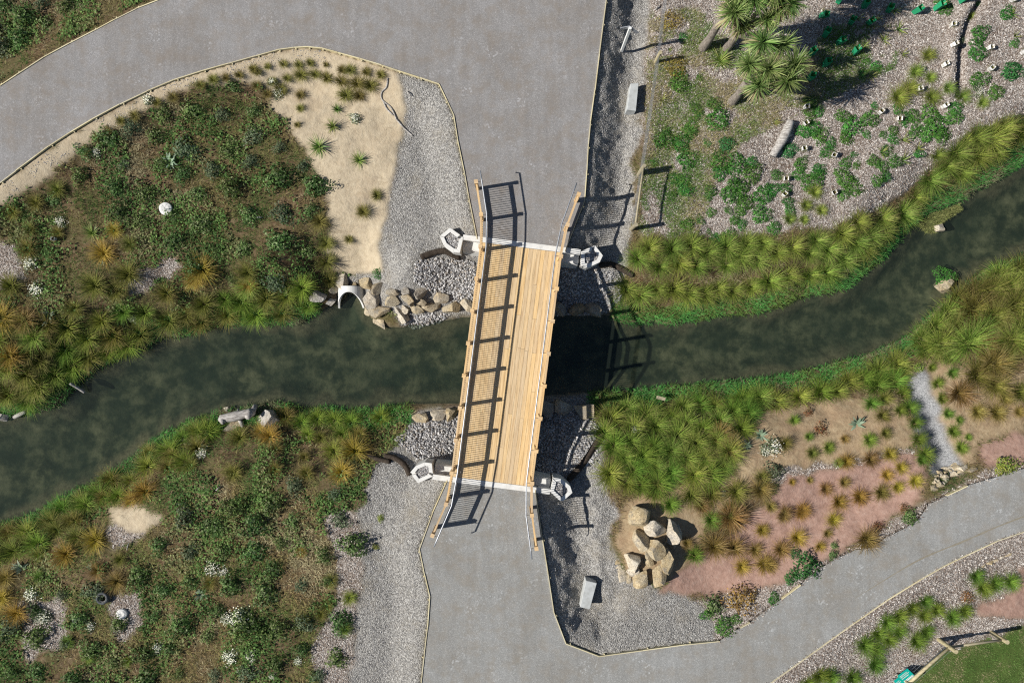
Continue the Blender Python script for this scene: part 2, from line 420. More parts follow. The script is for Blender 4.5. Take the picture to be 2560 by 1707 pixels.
def gridlook(A, x, y):
    i = np.clip(np.round((x + GX) / GS).astype(int), 0, NXg - 1); j = np.clip(np.round((y + GY) / GS).astype(int), 0, NYg - 1)
    return A[j, i]
k = S * (H - Zg) / H
PX = CX + X / k + (fbm(X, Y, 0.5, 21) - 0.5) * 34; PY = CY - Y / k + (fbm(X, Y, 0.5, 22) - 0.5) * 34
# kinds of ground: 0 weedy soil, 1 sand, 2 gravel, 3 wood-chip mulch, 4 red soil, 5 tan clay, 6 lawn, 7 stream bed, 8 grey chip strip
zone = np.zeros(X.shape, dtype=np.int8)
def paint(zn, pts): zone[inside(PX, PY, D(pts))] = zn
paint(3, [(1480, -200), (2700, -200), (2700, 200), (2352, 260), (2250, 290), (2150, 380), (2090, 430), (2040, 470), (1960, 500), (1900, 525), (1700, 545), (1600, 540), (1470, 540), (1480, 350)])
paint(3, [(1590, 1380), (1740, 1350), (1950, 1260), (2110, 1160), (2352, 1040), (2600, 1000), (2600, 1800), (1500, 1800), (1640, 1480)])
paint(3, [(745, 1180), (830, 1180), (830, 1300), (815, 1600), (740, 1600), (720, 1480), (780, 1380)])
paint(3, [(40, 1380), (140, 1370), (160, 1470), (60, 1520)]); paint(3, [(-60, 540), (40, 560), (60, 640), (-60, 690)])
paint(3, [(250, 1370), (330, 1360), (330, 1440), (270, 1470)]); paint(3, [(270, 645), (400, 590), (420, 620), (300, 680)]); paint(3, [(240, 1220), (360, 1170), (370, 1200), (260, 1270)])
paint(1, [(-200, 560), (-200, 520), (0, 425), (60, 380), (200, 286), (330, 210), (450, 160), (560, 130), (700, 108), (800, 122), (900, 157), (945, 190), (935, 250), (940, 300), (920, 340), (905, 420), (900, 480), (880, 540), (890, 620), (860, 628), (770, 625), (745, 580), (755, 500), (745, 450), (735, 400), (700, 350), (665, 300), (640, 260), (600, 205), (540, 185), (450, 195), (380, 222), (300, 272), (200, 335), (120, 395), (40, 450)])
paint(1, [(240, 1175), (300, 1160), (370, 1180), (360, 1215), (290, 1225)])
paint(2, [(915, 165), (1020, 190), (1060, 265), (1085, 380), (1110, 555), (1110, 725), (1000, 755), (920, 750), (880, 640), (875, 560), (905, 420), (920, 340), (938, 250)])
paint(2, [(770, 630), (900, 625), (900, 720), (850, 690), (780, 660)])
paint(2, [(1385, -60), (1500, -60), (1485, 120), (1480, 200), (1475, 300), (1455, 360), (1455, 500), (1440, 620), (1420, 700), (1400, 725), (1260, 730), (1260, 560), (1330, 450), (1355, 250)])
paint(2, [(800, 1600), (830, 1300), (825, 1180), (850, 1090), (890, 1040), (925, 1010), (945, 950), (1060, 930), (1060, 1100), (1000, 1240), (1010, 1360), (1000, 1600)])
paint(2, [(1230, 905), (1345, 905), (1365, 960), (1395, 1000), (1385, 1080), (1415, 1180), (1400, 1260), (1440, 1330), (1520, 1350), (1590, 1370), (1620, 1400), (1640, 1440), (1650, 1490), (1370, 1520), (1290, 1490), (1250, 1340), (1210, 1150)])
paint(5, [(1640, 980), (1760, 940), (1900, 915), (2060, 905), (2085, 960), (2105, 1020), (1950, 1058), (1790, 1085), (1720, 1130), (1650, 1180), (1590, 1260), (1560, 1330), (1440, 1330), (1415, 1250), (1425, 1170), (1450, 1140), (1690, 1085)])
paint(5, [(2125, 830), (2200, 845), (2352, 860), (2352, 985), (2240, 1020), (2240, 1065), (2190, 1065), (2150, 950)])
paint(4, [(1510, 1355), (1560, 1310), (1680, 1230), (1760, 1150), (1800, 1095), (1950, 1062), (2110, 1033), (2135, 1085), (2110, 1140), (2050, 1195), (1930, 1262), (1830, 1318), (1740, 1352), (1590, 1365)])
paint(4, [(2245, 1025), (2340, 990), (2600, 960), (2600, 1030), (2352, 1062), (2260, 1075)])
paint(4, [(2240, 1390), (2330, 1370), (2352, 1300), (2400, 1420), (2260, 1420)])
paint(3, [(1740, 1092), (1800, 1080), (1950, 1055), (2105, 1024), (2108, 1036), (1950, 1066), (1800, 1098), (1745, 1110)])
paint(8, [(2075, 870), (2120, 840), (2140, 900), (2190, 1040), (2215, 1085), (2150, 1090), (2100, 1000)])
paint(6, [(2040, 1650), (2065, 1560), (2180, 1492), (2352, 1440), (2700, 1380), (2700, 1800)])
zone[ds < 0.02] = 7
masks = {}
for zn in range(1, 9):
    A = (zone == zn).astype(np.float32)
    for _ in range(2):
        A = (A + np.roll(A, 1, 0) + np.roll(A, -1, 0) + np.roll(A, 1, 1) + np.roll(A, -1, 1)) / 5
    masks[zn] = A

m, nt, bs = mat('ground_mix')
v = objco(nt)
n_big, n_mid, n_fine = noise(nt, v, 0.9, 5, 0.65), noise(nt, v, 6, 5, 0.7), noise(nt, v, 45, 3, 0.7)
vf = voro(nt, v, 34); sc = N(nt, 'ShaderNodeSeparateColor'); L(nt, vf, sc.inputs[0]); cell = sc.outputs[0]
vc = voro(nt, v, 38); sc2 = N(nt, 'ShaderNodeSeparateColor'); L(nt, vc, sc2.inputs[0]); cell2 = sc2.outputs[0]
soil = ramp(nt, n_mid, [(0.25, (0.045, 0.028, 0.016)), (0.45, (0.12, 0.08, 0.045)), (0.62, (0.19, 0.14, 0.085)), (0.8, (0.28, 0.22, 0.155))])
soil = mixc(nt, math_(nt, 'MULTIPLY', ramp(nt, n_big, [(0.42, (0, 0, 0)), (0.58, (1, 1, 1))]), 0.6), soil, ramp(nt, n_fine, [(0.3, (0.05, 0.055, 0.02)), (0.7, (0.13, 0.12, 0.05))]))
sand = ramp(nt, n_mid, [(0.2, (0.38, 0.31, 0.215)), (0.5, (0.50, 0.42, 0.30)), (0.8, (0.58, 0.50, 0.37))])
sand = mixc(nt, math_(nt, 'MULTIPLY', ramp(nt, n_big, [(0.5, (0, 0, 0)), (0.75, (1, 1, 1))]), 0.5), sand, (0.41, 0.31, 0.20))
sand = mixc(nt, math_(nt, 'MULTIPLY', ramp(nt, n_fine, [(0.62, (0, 0, 0)), (0.72, (1, 1, 1))]), 0.35), sand, (0.30, 0.26, 0.20))
ck = N(nt, 'ShaderNodeTexVoronoi', feature='DISTANCE_TO_EDGE'); ck.inputs['Scale'].default_value = 1.1
wp = N(nt, 'ShaderNodeTexNoise'); wp.inputs['Scale'].default_value = 2.2; wp.inputs['Detail'].default_value = 5; L(nt, v, wp.inputs['Vector'])
vm_ = N(nt, 'ShaderNodeVectorMath', operation='MULTIPLY_ADD'); L(nt, wp.outputs['Color'], vm_.inputs[0]); vm_.inputs[1].default_value = (1.2, 1.2, 1.2); L(nt, v, vm_.inputs[2])
L(nt, vm_.outputs[0], ck.inputs['Vector'])
crack = ramp(nt, ck.outputs['Distance'], [(0.0, (1, 1, 1)), (0.02, (0, 0, 0))])
crack = math_(nt, 'MULTIPLY', crack, ramp(nt, noise(nt, v, 1.4, 3), [(0.48, (0, 0, 0)), (0.6, (1, 1, 1))]))
sand = mixc(nt, math_(nt, 'MULTIPLY', crack, 0.6), sand, (0.22, 0.17, 0.11))
sand = mixc(nt, math_(nt, 'MULTIPLY', ramp(nt, noise(nt, v, 2.4, 5, 0.7), [(0.55, (0, 0, 0)), (0.7, (1, 1, 1))]), 0.5), sand, (0.36, 0.29, 0.21))
grav = ramp(nt, cell, [(0.0, (0.12, 0.117, 0.112)), (0.35, (0.24, 0.232, 0.22)), (0.7, (0.345, 0.335, 0.315)), (1.0, (0.52, 0.51, 0.485))])
grav = mixc(nt, math_(nt, 'MULTIPLY', ramp(nt, n_big, [(0.5, (0, 0, 0)), (0.7, (1, 1, 1))]), 0.55), grav, ramp(nt, n_fine, [(0.3, (0.20, 0.175, 0.135)), (0.7, (0.37, 0.33, 0.26))]))
mul = ramp(nt, cell2, [(0.0, (0.09, 0.07, 0.058)), (0.4, (0.25, 0.21, 0.18)), (0.75, (0.42, 0.375, 0.34)), (1.0, (0.60, 0.555, 0.52))])
mul = mixc(nt, math_(nt, 'MULTIPLY', ramp(nt, n_big, [(0.52, (0, 0, 0)), (0.72, (1, 1, 1))]), 0.55), mul, (0.15, 0.10, 0.065))
red = ramp(nt, n_mid, [(0.25, (0.25, 0.155, 0.12)), (0.5, (0.35, 0.225, 0.18)), (0.8, (0.43, 0.31, 0.255))])
tan = ramp(nt, n_mid, [(0.25, (0.20, 0.14, 0.085)), (0.5, (0.33, 0.25, 0.155)), (0.8, (0.44, 0.355, 0.235))])
tan = mixc(nt, math_(nt, 'MULTIPLY', ramp(nt, n_big, [(0.45, (0, 0, 0)), (0.7, (1, 1, 1))]), 0.5), tan, (0.34, 0.22, 0.14))
lawn = ramp(nt, n_fine, [(0.25, (0.035, 0.055, 0.015)), (0.6, (0.08, 0.12, 0.03)), (0.85, (0.17, 0.15, 0.08))])
bed1 = noise(nt, v, 1.5, 6, 0.65); bed2 = noise(nt, v, 0.42, 3)
bed = ramp(nt, bed1, [(0.36, (0.03, 0.042, 0.03)), (0.46, (0.065, 0.075, 0.05)), (0.56, (0.16, 0.16, 0.105)), (0.72, (0.29, 0.27, 0.185))])
bed = mixc(nt, math_(nt, 'MULTIPLY', ramp(nt, bed2, [(0.4, (0, 0, 0)), (0.62, (1, 1, 1))]), 0.6), bed, (0.035, 0.055, 0.04))
chip = ramp(nt, cell2, [(0.0, (0.15, 0.155, 0.16)), (0.5, (0.25, 0.255, 0.265)), (1.0, (0.36, 0.365, 0.375))])
silt = ramp(nt, n_mid, [(0.3, (0.10, 0.085, 0.055)), (0.7, (0.30, 0.26, 0.18))])
col = soil
at = {}
for zn, c in ((1, sand), (2, grav), (3, mul), (4, red), (5, tan), (6, lawn), (8, chip)):
    at[zn] = N(nt, 'ShaderNodeAttribute', attribute_name='z%d' % zn).outputs['Fac']
    col = mixc(nt, at[zn], col, c)
at[7] = N(nt, 'ShaderNodeAttribute', attribute_name='z7').outputs['Fac']
shal = N(nt, 'ShaderNodeAttribute', attribute_name='shallow').outputs['Fac']
bed = mixc(nt, shal, bed, silt)
col = mixc(nt, at[7], col, bed)
L(nt, col, bs.inputs['Base Color']); bs.inputs['Roughness'].default_value = 0.95
bs.inputs['Specular IOR Level'].default_value = 0.1
gh = math_(nt, 'MULTIPLY', voro(nt, v, 34, out='Distance'), math_(nt, 'ADD', at[2], math_(nt, 'MULTIPLY', at[3], 0.7)))
h1 = math_(nt, 'SUBTRACT', math_(nt, 'MULTIPLY', n_mid, 0.9), gh)
bump(nt, bs, math_(nt, 'ADD', h1, math_(nt, 'MULTIPLY', n_fine, 0.25)), 0.75, 0.05)
M['ground'] = m

idx = np.arange(NXg * NYg).reshape(NYg, NXg)
Vg = np.stack([X, Y, Zg], -1).reshape(-1, 3)
gx, gy = np.gradient(Zg, GS, axis=1), np.gradient(Zg, GS, axis=0)
nor = np.stack([-gx, -gy, np.ones_like(gx)], -1); nor /= np.linalg.norm(nor, axis=-1, keepdims=True); nor = nor.reshape(-1, 3)
Q = np.stack([idx[:-1, :-1], idx[:-1, 1:], idx[1:, 1:], idx[1:, :-1]], -1).reshape(-1, 4)
dpf = dp.reshape(-1)[Q].max(1); Q = Q[dpf > -0.3]
qz = zone.reshape(-1)[Q[:, 0]]
shallow = np.clip(1 - sstep(0.10, 0.60, -ds + (fbm(X, Y, 0.8, 44) - 0.5) * 1.0), 0, 1).astype(np.float32).reshape(-1)
gnames = {0: 'ground', 1: 'sand_bank', 2: 'gravel_verge', 3: 'mulch_bed', 4: 'red_soil_bed', 5: 'clay_bed', 6: 'lawn', 7: 'stream_bed', 8: 'stone_chip_strip'}
for zn, nm in gnames.items():
    q = Q[qz == zn]
    if not len(q): continue
    used, inv = np.unique(q, return_inverse=True)
    me = mesh(nm, Vg[used], inv.reshape(q.shape), M['ground'], smooth=True)
    for zz, A in masks.items():
        me.attributes.new('z%d' % zz, 'FLOAT', 'POINT').data.foreach_set('value', A.reshape(-1)[used])
    me.attributes.new('shallow', 'FLOAT', 'POINT').data.foreach_set('value', shallow[used])
    me.normals_split_custom_set_from_vertices(nor[used].tolist())
    tag(link(nm, me), kind='structure')
# land beyond the surveyed patch, out to the horizon
R0 = 600.0
Vo = [(-R0, -R0, -0.55), (R0, -R0, -0.55), (R0, R0, -0.55), (-R0, R0, -0.55), (-GX, -GY, -0.55), (GX, -GY, -0.55), (GX, GY, -0.55), (-GX, GY, -0.55)]
me = mesh('terrain', np.array(Vo), [(0, 1, 5, 4), (1, 2, 6, 5), (2, 3, 7, 6), (3, 0, 4, 7)], M['ground'])
tag(link('terrain', me), kind='structure')

# stream surface
wm, nt, bs = mat('stream_water')
nt.nodes.remove(bs)
tb = N(nt, 'ShaderNodeBsdfTransparent'); tb.inputs[0].default_value = (0.68, 0.73, 0.66, 1)
df = N(nt, 'ShaderNodeBsdfDiffuse'); df.inputs[0].default_value = (0.035, 0.048, 0.038, 1)
gl = N(nt, 'ShaderNodeBsdfGlossy'); gl.inputs['Roughness'].default_value = 0.04
bp = N(nt, 'ShaderNodeBump'); bp.inputs['Strength'].default_value = 0.12; bp.inputs['Distance'].default_value = 0.03
L(nt, noise(nt, objco(nt), 3.5, 3), bp.inputs['Height']); L(nt, bp.outputs[0], gl.inputs['Normal'])
m1 = N(nt, 'ShaderNodeMixShader'); m1.inputs[0].default_value = 0.26; L(nt, tb.outputs[0], m1.inputs[1]); L(nt, df.outputs[0], m1.inputs[2])
m2 = N(nt, 'ShaderNodeMixShader'); m2.inputs[0].default_value = 0.03; L(nt, m1.outputs[0], m2.inputs[1]); L(nt, gl.outputs[0], m2.inputs[2])
L(nt, m2.outputs[0], nt.nodes['Material Output'].inputs[0])
st = 4
sub = idx[::st, ::st]
Qw = np.stack([sub[:-1, :-1], sub[:-1, 1:], sub[1:, 1:], sub[1:, :-1]], -1).reshape(-1, 4)
Qw = Qw[(ds.reshape(-1)[Qw].min(1) < 0.25) & (dp.reshape(-1)[Qw].min(1) > 0)]
used, inv = np.unique(Qw, return_inverse=True)
Vw = Vg[used].copy(); Vw[:, 2] = WZ
tag(link('stream_water', mesh('stream_water', Vw, inv.reshape(Qw.shape), wm)), kind='structure')

# paths
def flat_poly(name, poly, z, mt):
    tri = tessellate_polygon([[Vector((x, y, 0)) for x, y in poly]])
    V = [(x, y, z) for x, y in poly]; F = []
    for t in tri:
        a_, b_, c_ = [Vector(V[i]) for i in t]
        F.append(t if (b_ - a_).cross(c_ - a_).z > 0 else t[::-1])
    return link(name, mesh(name, np.array(V), F, mt))
tag(flat_poly('gravel_road', road_w, 0.0, M['road']), kind='structure')
tag(flat_poly('gravel_path', south_w, 0.0, M['path']), kind='structure')

# ------------------------------------------------------------------ timber edging boards along the paths
def resample(pts, step):
    pts = [Vector(p) for p in pts]; out = []
    for a_, b_ in zip(pts[:-1], pts[1:]):
        n = max(1, round((b_ - a_).length / step))
        out += [a_.lerp(b_, i / n) for i in range(n)]
    return out + [pts[-1]]
def long_bar(name, p0, p1, w, h, mt, parent, up=(0, 0, 1)):
    """a straight piece whose own x axis is its length, so the grain follows it"""
    p0, p1 = Vector(p0), Vector(p1); d = p1 - p0; Ln = d.length; d.normalize()
    x = d; y = Vector(up).cross(x)
    if y.length < 1e-4: y = Vector((0, 1, 0)).cross(x)
    y.normalize(); z = x.cross(y)
    b = B().bar((-Ln / 2, 0, 0), (Ln / 2, 0, 0), w, h)
    o = b.obj(name, mt, parent)
    o.matrix_local = Matrix.Translation((p0 + p1) / 2) @ Matrix((x, y, z)).transposed().to_4x4()
    return o
def edging(px, label, side, step=1.6, pegs=True):
    pts = [Vector(P(x, y, 0.0)) for x, y in px]
    root = empty('timber_edging', pts[0])
    tag(root, label, 'edging', 'timber edging boards along the gravel paths')
    pts = [p - pts[0] for p in pts]
    rs = resample(pts, step)
    for a_, b_ in zip(rs[:-1], rs[1:]):
        d = (b_ - a_).normalized()
        dz = random.uniform(-0.006, 0.008)
        o_ = Vector((-d.y, d.x, 0)) * random.uniform(-0.006, 0.006)
        zz = Vector((0, 0, -0.045 + dz))
        long_bar('board', a_ + d * 0.003 + zz + o_, b_ - d * 0.003 + zz + o_, 0.030, 0.15, M['edging'], root)
        if pegs:
            n_ = Vector((-d.y, d.x, 0)) * side
            q = a_.lerp(b_, 0.12) + n_ * 0.045
            B().bar(q + Vector((0, 0, -0.3)), q + Vector((0, 0, 0.0)), 0.045, 0.035).obj('peg', M['edging'], root)
    return root
edging(road_outer[1:9], 'thin pale timber edging between the gravel road and the dry brown grass corner', 1)
edging(road_inner[1:], 'long curved pale timber edging around the sandy garden bank', -1)
edging(road_right[:], 'straight pale timber edging between gravel road and the strip with the white post', 1)
edging(south_left[:-1], 'bent pale timber edging beside the gravel verge below the weedy meadow', -1)
edging(south_right, 'pale timber edging wrapping the gravel corner with the grey slab by the boulder pile', 1)
edging([T(3, 3, 125, 795), T(3, 3, 300, 665)], 'short piece of pale edging beside the dark green shrub on the path', 1, pegs=False)
edging([T(2, 3, 2095, 1060), T(2, 3, 2185, 1010)], 'tiny loose length of pale edging near the golden shrub', 1, pegs=False)
edging(south_lower[1:-1], 'long pale timber edging between the gravel path and the mulch strip by the lawn', -1, pegs=False)
edging([T(3, 2, 1640, 1410), T(3, 2, 1830, 1320)], 'broken pale edging by the low dry stone wall', 1, pegs=False)

# ------------------------------------------------------------------ timber footbridge
BO = Vector((-0.187, -0.828, 0)); U = Vector((0.126, 0.992, 0)).normalized(); Vv = Vector((U.y, -U.x, 0))
BR = empty('timber_footbridge', BO)
tag(BR, 'new pine plank footbridge with post railings crossing the dark stream', 'bridge')
def bl(u, v_, z=0.0): return U * u + Vv * v_ + Vector((0, 0, z))       # bridge frame, relative to the bridge's base
VL, VR, UE = -1.45, 1.43, 4.24
nb = 20; bw = (VR - VL) / nb
for i in range(nb):
    v0 = VL + (i + 0.5) * bw
    cuts = [-UE]; u = -UE + random.choice([1.2, 2.4, 3.3, 4.2, 4.8]) + random.uniform(-0.1, 0.1)
    while u < UE - 0.8:
        cuts.append(u); u += random.choice([2.4, 3.6, 4.2, 4.8])
    cuts.append(UE)
    for c0, c1 in zip(cuts[:-1], cuts[1:]):
        dz = random.uniform(-0.003, 0.003)
        o = long_bar('deck_board', bl(c0 + 0.003, v0, -0.002 + dz), bl(c1 - 0.003, v0, -0.002 + dz), bw - 0.006, 0.045, M['deck'], BR)
for v_ in (-1.38, -0.5, 0.5, 1.36):
    long_bar('beam', bl(-4.1, v_, -0.21), bl(4.1, v_, -0.21), 0.14, 0.36, M['beam'], BR)
zT = 1.10
def side_posts(px):
    return [Vector(P(x, y, zT)) - BO for x, y in px]
lm = [bl(-3.9 + 7.86 * i / 7, -1.41) for i in range(8)]
rm = [bl(-3.91 + 7.87 * i / 7, 1.385) for i in range(8)]
def flat(v): return Vector((v.x, v.y, 0))
left_line = [flat(v) for v in side_posts([(1081, 1338.5), (1115, 1260)])] + lm + [flat(v) for v in side_posts([(1202.5, 536), (1190, 454)])]
right_line = [flat(v) for v in side_posts([(1341, 1371), (1330, 1288)])] + rm + [flat(v) for v in side_posts([(1419, 562), (1447, 485.5)])]
bar_me = None
for line, inn in ((left_line, 1), (right_line, -1)):
    hand = []
    for i, p in enumerate(line):
        t = (line[min(i + 1, len(line) - 1)] - line[max(i - 1, 0)]).normalized()
        nrm = Vector((t.y, -t.x, 0)) * inn                     # towards the walkway
        z0 = -0.35
        o = long_bar('rail_post', p + Vector((0, 0, z0)), p + Vector((0, 0, zT)), 0.12, 0.12, M['rail'], BR, up=t)
        cap = B().bar(p + Vector((0, 0, zT)), p + Vector((0, 0, zT + 0.012)), 0.135, 0.135, up=t).obj('post_cap', M['rail'], BR)
        hand.append(p + nrm * 0.20 + Vector((0, 0, 1.08)))
        B().tube([p + nrm * 0.05 + Vector((0, 0, 1.01)), p + nrm * 0.19 + Vector((0, 0, 1.02)), p + nrm * 0.20 + Vector((0, 0, 1.07))], 0.009, 5).obj('handrail_bracket', M['steel'], BR)
    for i in range(len(line) - 1):
        a_, b_ = line[i], line[i + 1]; d = (b_ - a_).normalized(); g = d * 0.062
        long_bar('top_rail', a_ + g + Vector((0, 0, 0.935)), b_ - g + Vector((0, 0, 0.935)), 0.06, 0.09, M['rail'], BR)
        long_bar('bottom_rail', a_ + g + Vector((0, 0, 0.23)), b_ - g + Vector((0, 0, 0.23)), 0.06, 0.10, M['rail'], BR)
        Lb = (b_ - a_).length - 0.16; nbar = max(3, round(Lb / 0.082))
        bb = B()
        for j in range(nbar):
            q = a_ + d * (0.08 + Lb * (j + 0.5) / nbar)
            bb.tube([q + Vector((0, 0, 0.26)), q + Vector((0, 0, 0.90))], 0.0095, 5, cap=False)
        tag(bb.obj('balusters', M['dark_steel'], BR, smooth=True), kind='stuff')
    d0 = (hand[0] - hand[1]).normalized(); d1 = (hand[-1] - hand[-2]).normalized()
    hp = [hand[0] + d0 * 0.36 + Vector((0, 0, -0.10)), hand[0] + d0 * 0.32] + hand + [hand[-1] + d1 * 0.32, hand[-1] + d1 * 0.36 + Vector((0, 0, -0.10))]
    B().tube(hp, 0.023, 8).obj('handrail', M['steel'], BR, smooth=True)

# ------------------------------------------------------------------ concrete abutments and planter boxes
def abutment(sgn, label):
    root = empty('concrete_abutment', BO + U * sgn * 4.3)
    tag(root, label, 'abutment')
    rel = lambda u, v_, z: bl(u * sgn, v_, z) - U * sgn * 4.3
    def profile(name, prof, v0, v1):
        b = B(); n = len(prof)
        V = [rel(u, v0, z) for u, z in prof] + [rel(u, v1, z) for u, z in prof]
        F = [tuple(range(n)), tuple(range(2 * n - 1, n - 1, -1))] + [(i, n + i, n + (i + 1) % n, (i + 1) % n) for i in range(n)]
        b.add(V, F); o = b.obj(name, M['concrete'], root)
        bm = bmesh.new(); bm.from_mesh(o.data); bmesh.ops.recalc_face_normals(bm, faces=bm.faces); bm.to_mesh(o.data); bm.free()
        return o
    profile('sill', [(4.44, 0.012), (4.25, 0.012), (4.25, -0.9), (4.44, -0.9)], -2.14, 2.12)
    profile('bearing_ledge', [(4.247, -0.28), (3.97, -0.28), (3.93, -0.34), (3.80, -1.25), (4.247, -1.25)], -2.13, 2.11)
abutment(1, 'pale concrete abutment under the bridge end by the culvert boulders')
abutment(-1, 'pale concrete abutment under the bridge end facing the grey slab corner')

def offset_in(poly, d):
    n = len(poly); ar = sum(poly[i][0] * poly[(i + 1) % n][1] - poly[(i + 1) % n][0] * poly[i][1] for i in range(n))
    sg = 1 if ar > 0 else -1; out = []
    for i in range(n):
        p, q, r_ = Vector(poly[i - 1]), Vector(poly[i]), Vector(poly[(i + 1) % n])
        e1, e2 = (q - p).normalized(), (r_ - q).normalized()
        n1, n2 = Vector((-e1.y, e1.x)) * sg, Vector((-e2.y, e2.x)) * sg
        b_ = (n1 + n2).normalized(); out.append(q + b_ * d / max(0.4, b_.dot(n1)))
    return out
ICO = None
def ico_arrays(sub):
    bm = bmesh.new(); bmesh.ops.create_icosphere(bm, subdivisions=sub, radius=1)
    V = np.array([v.co[:] for v in bm.verts]); F = np.array([[v.index for v in f_.verts] for f_ in bm.faces]); bm.free(); return V, F
ICV, ICF = ico_arrays(1)
def pebbles(name, pts, r0, r1, shades, parent=None, flatten=0.65, label=None, cat=None):
    pts = np.asarray(pts); n = len(pts)
    rad = rng.uniform(r0, r1, n) ; ax = rng.normal(size=(n, 3)); ax /= np.linalg.norm(ax, axis=1, keepdims=True)
    sc_ = np.stack([rng.uniform(0.8, 1.35, n), rng.uniform(0.6, 1.05, n), np.full(n, flatten)], -1) * rad[:, None]
    Vs = ICV[None] * (1 + rng.uniform(-0.18, 0.18, (n, len(ICV), 1))) * sc_[:, None]
    th = rng.uniform(0, 2 * np.pi, n); c, s_ = np.cos(th)[:, None], np.sin(th)[:, None]
    x_, y_ = Vs[..., 0] * c - Vs[..., 1] * s_, Vs[..., 0] * s_ + Vs[..., 1] * c
    tilt = rng.uniform(-0.35, 0.35, (n, 1))
    z_ = Vs[..., 2] + x_ * tilt
    Vs = np.stack([x_, y_, z_], -1) + pts[:, None]
    F = (ICF[None] + (np.arange(n) * len(ICV))[:, None, None]).reshape(-1, 3)
    sh = np.array(shades); colr = sh[rng.integers(0, len(sh), n)] * rng.uniform(0.75, 1.2, (n, 1))
    o = link(name, mesh(name, Vs.reshape(-1, 3), F, M['stone_attr'], np.repeat(colr, len(ICV), 0)), parent)
    return tag(o, label, cat, kind='stuff')
GREY = [(0.20, 0.20, 0.21), (0.32, 0.32, 0.33), (0.42, 0.415, 0.41), (0.58, 0.57, 0.56), (0.38, 0.34, 0.30), (0.50, 0.49, 0.49), (0.28, 0.27, 0.27)]
def zoomer(x0, y0, sc_): return lambda q: (x0 + q[0] / sc_, y0 + q[1] / sc_)
pots = [
    ('open concrete box planter of gravel between curved coir log and sunny bridge end', zoomer(1080, 540, 10.668), [(490, 315), (832, 562), (826, 640), (748, 985), (565, 965), (320, 790), (218, 565), (240, 510)], (6, 0)),
    ('open concrete box planter of gravel beside paired coir logs below the tussocks', zoomer(1010, 1130, 10.668), [(165, 545), (320, 365), (555, 262), (745, 290), (785, 640), (375, 820)], (5, 3)),
    ('open concrete box planter striped by railing shadows near the wire fence rail', zoomer(1340, 587, 10.668), [(1195, 450), (1570, 275), (1785, 555), (1700, 735), (1390, 880), (1212, 815)], (0,)),
    ('open concrete box planter striped by railing shadows on dark gravel near the boulder pile', zoomer(1300, 1140, 10.668), [(885, 570), (1090, 590), (1340, 790), (1400, 970), (1150, 1190), (1060, 1180), (800, 940), (870, 700)], (7,)),
]
for label, zf, pts, gaps in pots:
    po = [Vector(P(*zf(q), 0.0)[:2]) for q in pts]
    cen = sum(po, Vector((0, 0))) / len(po)
    root = empty('concrete_planter', (cen.x, cen.y, -0.9)); tag(root, label, 'planter', 'concrete gravel boxes at the bridge corners')
    po = [p - cen for p in po]; pi_ = offset_in(po, 0.13)
    n = len(po)
    for i in range(n):
        j = (i + 1) % n; a0, b0, a1, b1 = po[i], po[j], pi_[i], pi_[j]
        h = 0.93
        if i in gaps:                                         # low notch where stones spill over
            k0 = 0.78
            B().prism([a0.lerp(b0, k0), b0, b1, a1.lerp(b1, k0)], 0, h - 0.14).obj('wall', M['concrete'], root)
            b0, b1 = a0.lerp(b0, k0), a1.lerp(b1, k0)
        B().prism([a0, b0, b1, a1], 0, h).obj('wall', M['concrete'], root, bevel=0.008)
    bx0, bx1 = min(p.x for p in pi_), max(p.x for p in pi_); by0, by1 = min(p.y for p in pi_), max(p.y for p in pi_)
    B().prism([p[:] for p in pi_], 0.55, 0.84).obj('soil', M['ground'], root)
    q = rng.uniform([bx0, by0], [bx1, by1], (900, 2)); q = q[inside(q[:, 0], q[:, 1], [tuple(p) for p in pi_])]
    pebbles('gravel_fill', np.c_[q, np.full(len(q), 0.86) + rng.uniform(-0.015, 0.015, len(q))], 0.014, 0.026, GREY, root)

# ------------------------------------------------------------------ coarse stone beds under the bridge ends, finer verge stones
def in_poly_pts(dpoly, dens, zmap=True):
    px = np.array(D(dpoly)); lo, hi = px.min(0), px.max(0)
    n = int(dens * np.prod((hi - lo) * S))
    q = rng.uniform(lo, hi, (n, 2)); q = q[inside(q[:, 0], q[:, 1], [tuple(p) for p in px])]
    z = np.full(len(q), -0.8)
    for _ in range(5):
        k_ = S * (H - z) / H; x_, y_ = (q[:, 0] - CX) * k_, (CY - q[:, 1]) * k_; z = zat(x_, y_)
    k_ = S * (H - z) / H
    return np.c_[(q[:, 0] - CX) * k_, (CY - q[:, 1]) * k_, z], q
beds = [([(955, 600), (1000, 592), (1090, 600), (1100, 690), (1085, 720), (1030, 690), (985, 670), (950, 645)], 'loose grey river stones between the culvert boulders and the bridge'),
        ([(915, 735), (985, 718), (1040, 722), (1010, 742), (950, 756)], 'pale stone spill at the water edge below the boulders'),
        ([(1270, 618), (1400, 620), (1432, 650), (1425, 690), (1390, 720), (1270, 725)], 'grey river stones half in bridge shadow beside the sedges'),
        ([(955, 965), (1060, 935), (1060, 1050), (1010, 1045), (960, 1055), (905, 1010)], 'grey river stones beside the paired coir logs'),
        ([(1230, 920), (1340, 935), (1380, 985), (1370, 1060), (1310, 1090), (1220, 1080)], 'grey river stones in deep bridge shadow by the coir log')]
for poly, label in beds:
    q, _ = in_poly_pts(poly, 420)
    q[:, 2] += 0.015
    pebbles('river_stones', q, 0.028, 0.055, GREY, None, 0.7, label, 'stones')
vm = rng.uniform([-GX, -GY], [GX, GY], (420000, 2))
vz, vd = gridlook(zone, vm[:, 0], vm[:, 1]), gridlook(dp, vm[:, 0], vm[:, 1])
q = vm[(vz == 2) & (vd > 0.06)]
q = q[:32000]
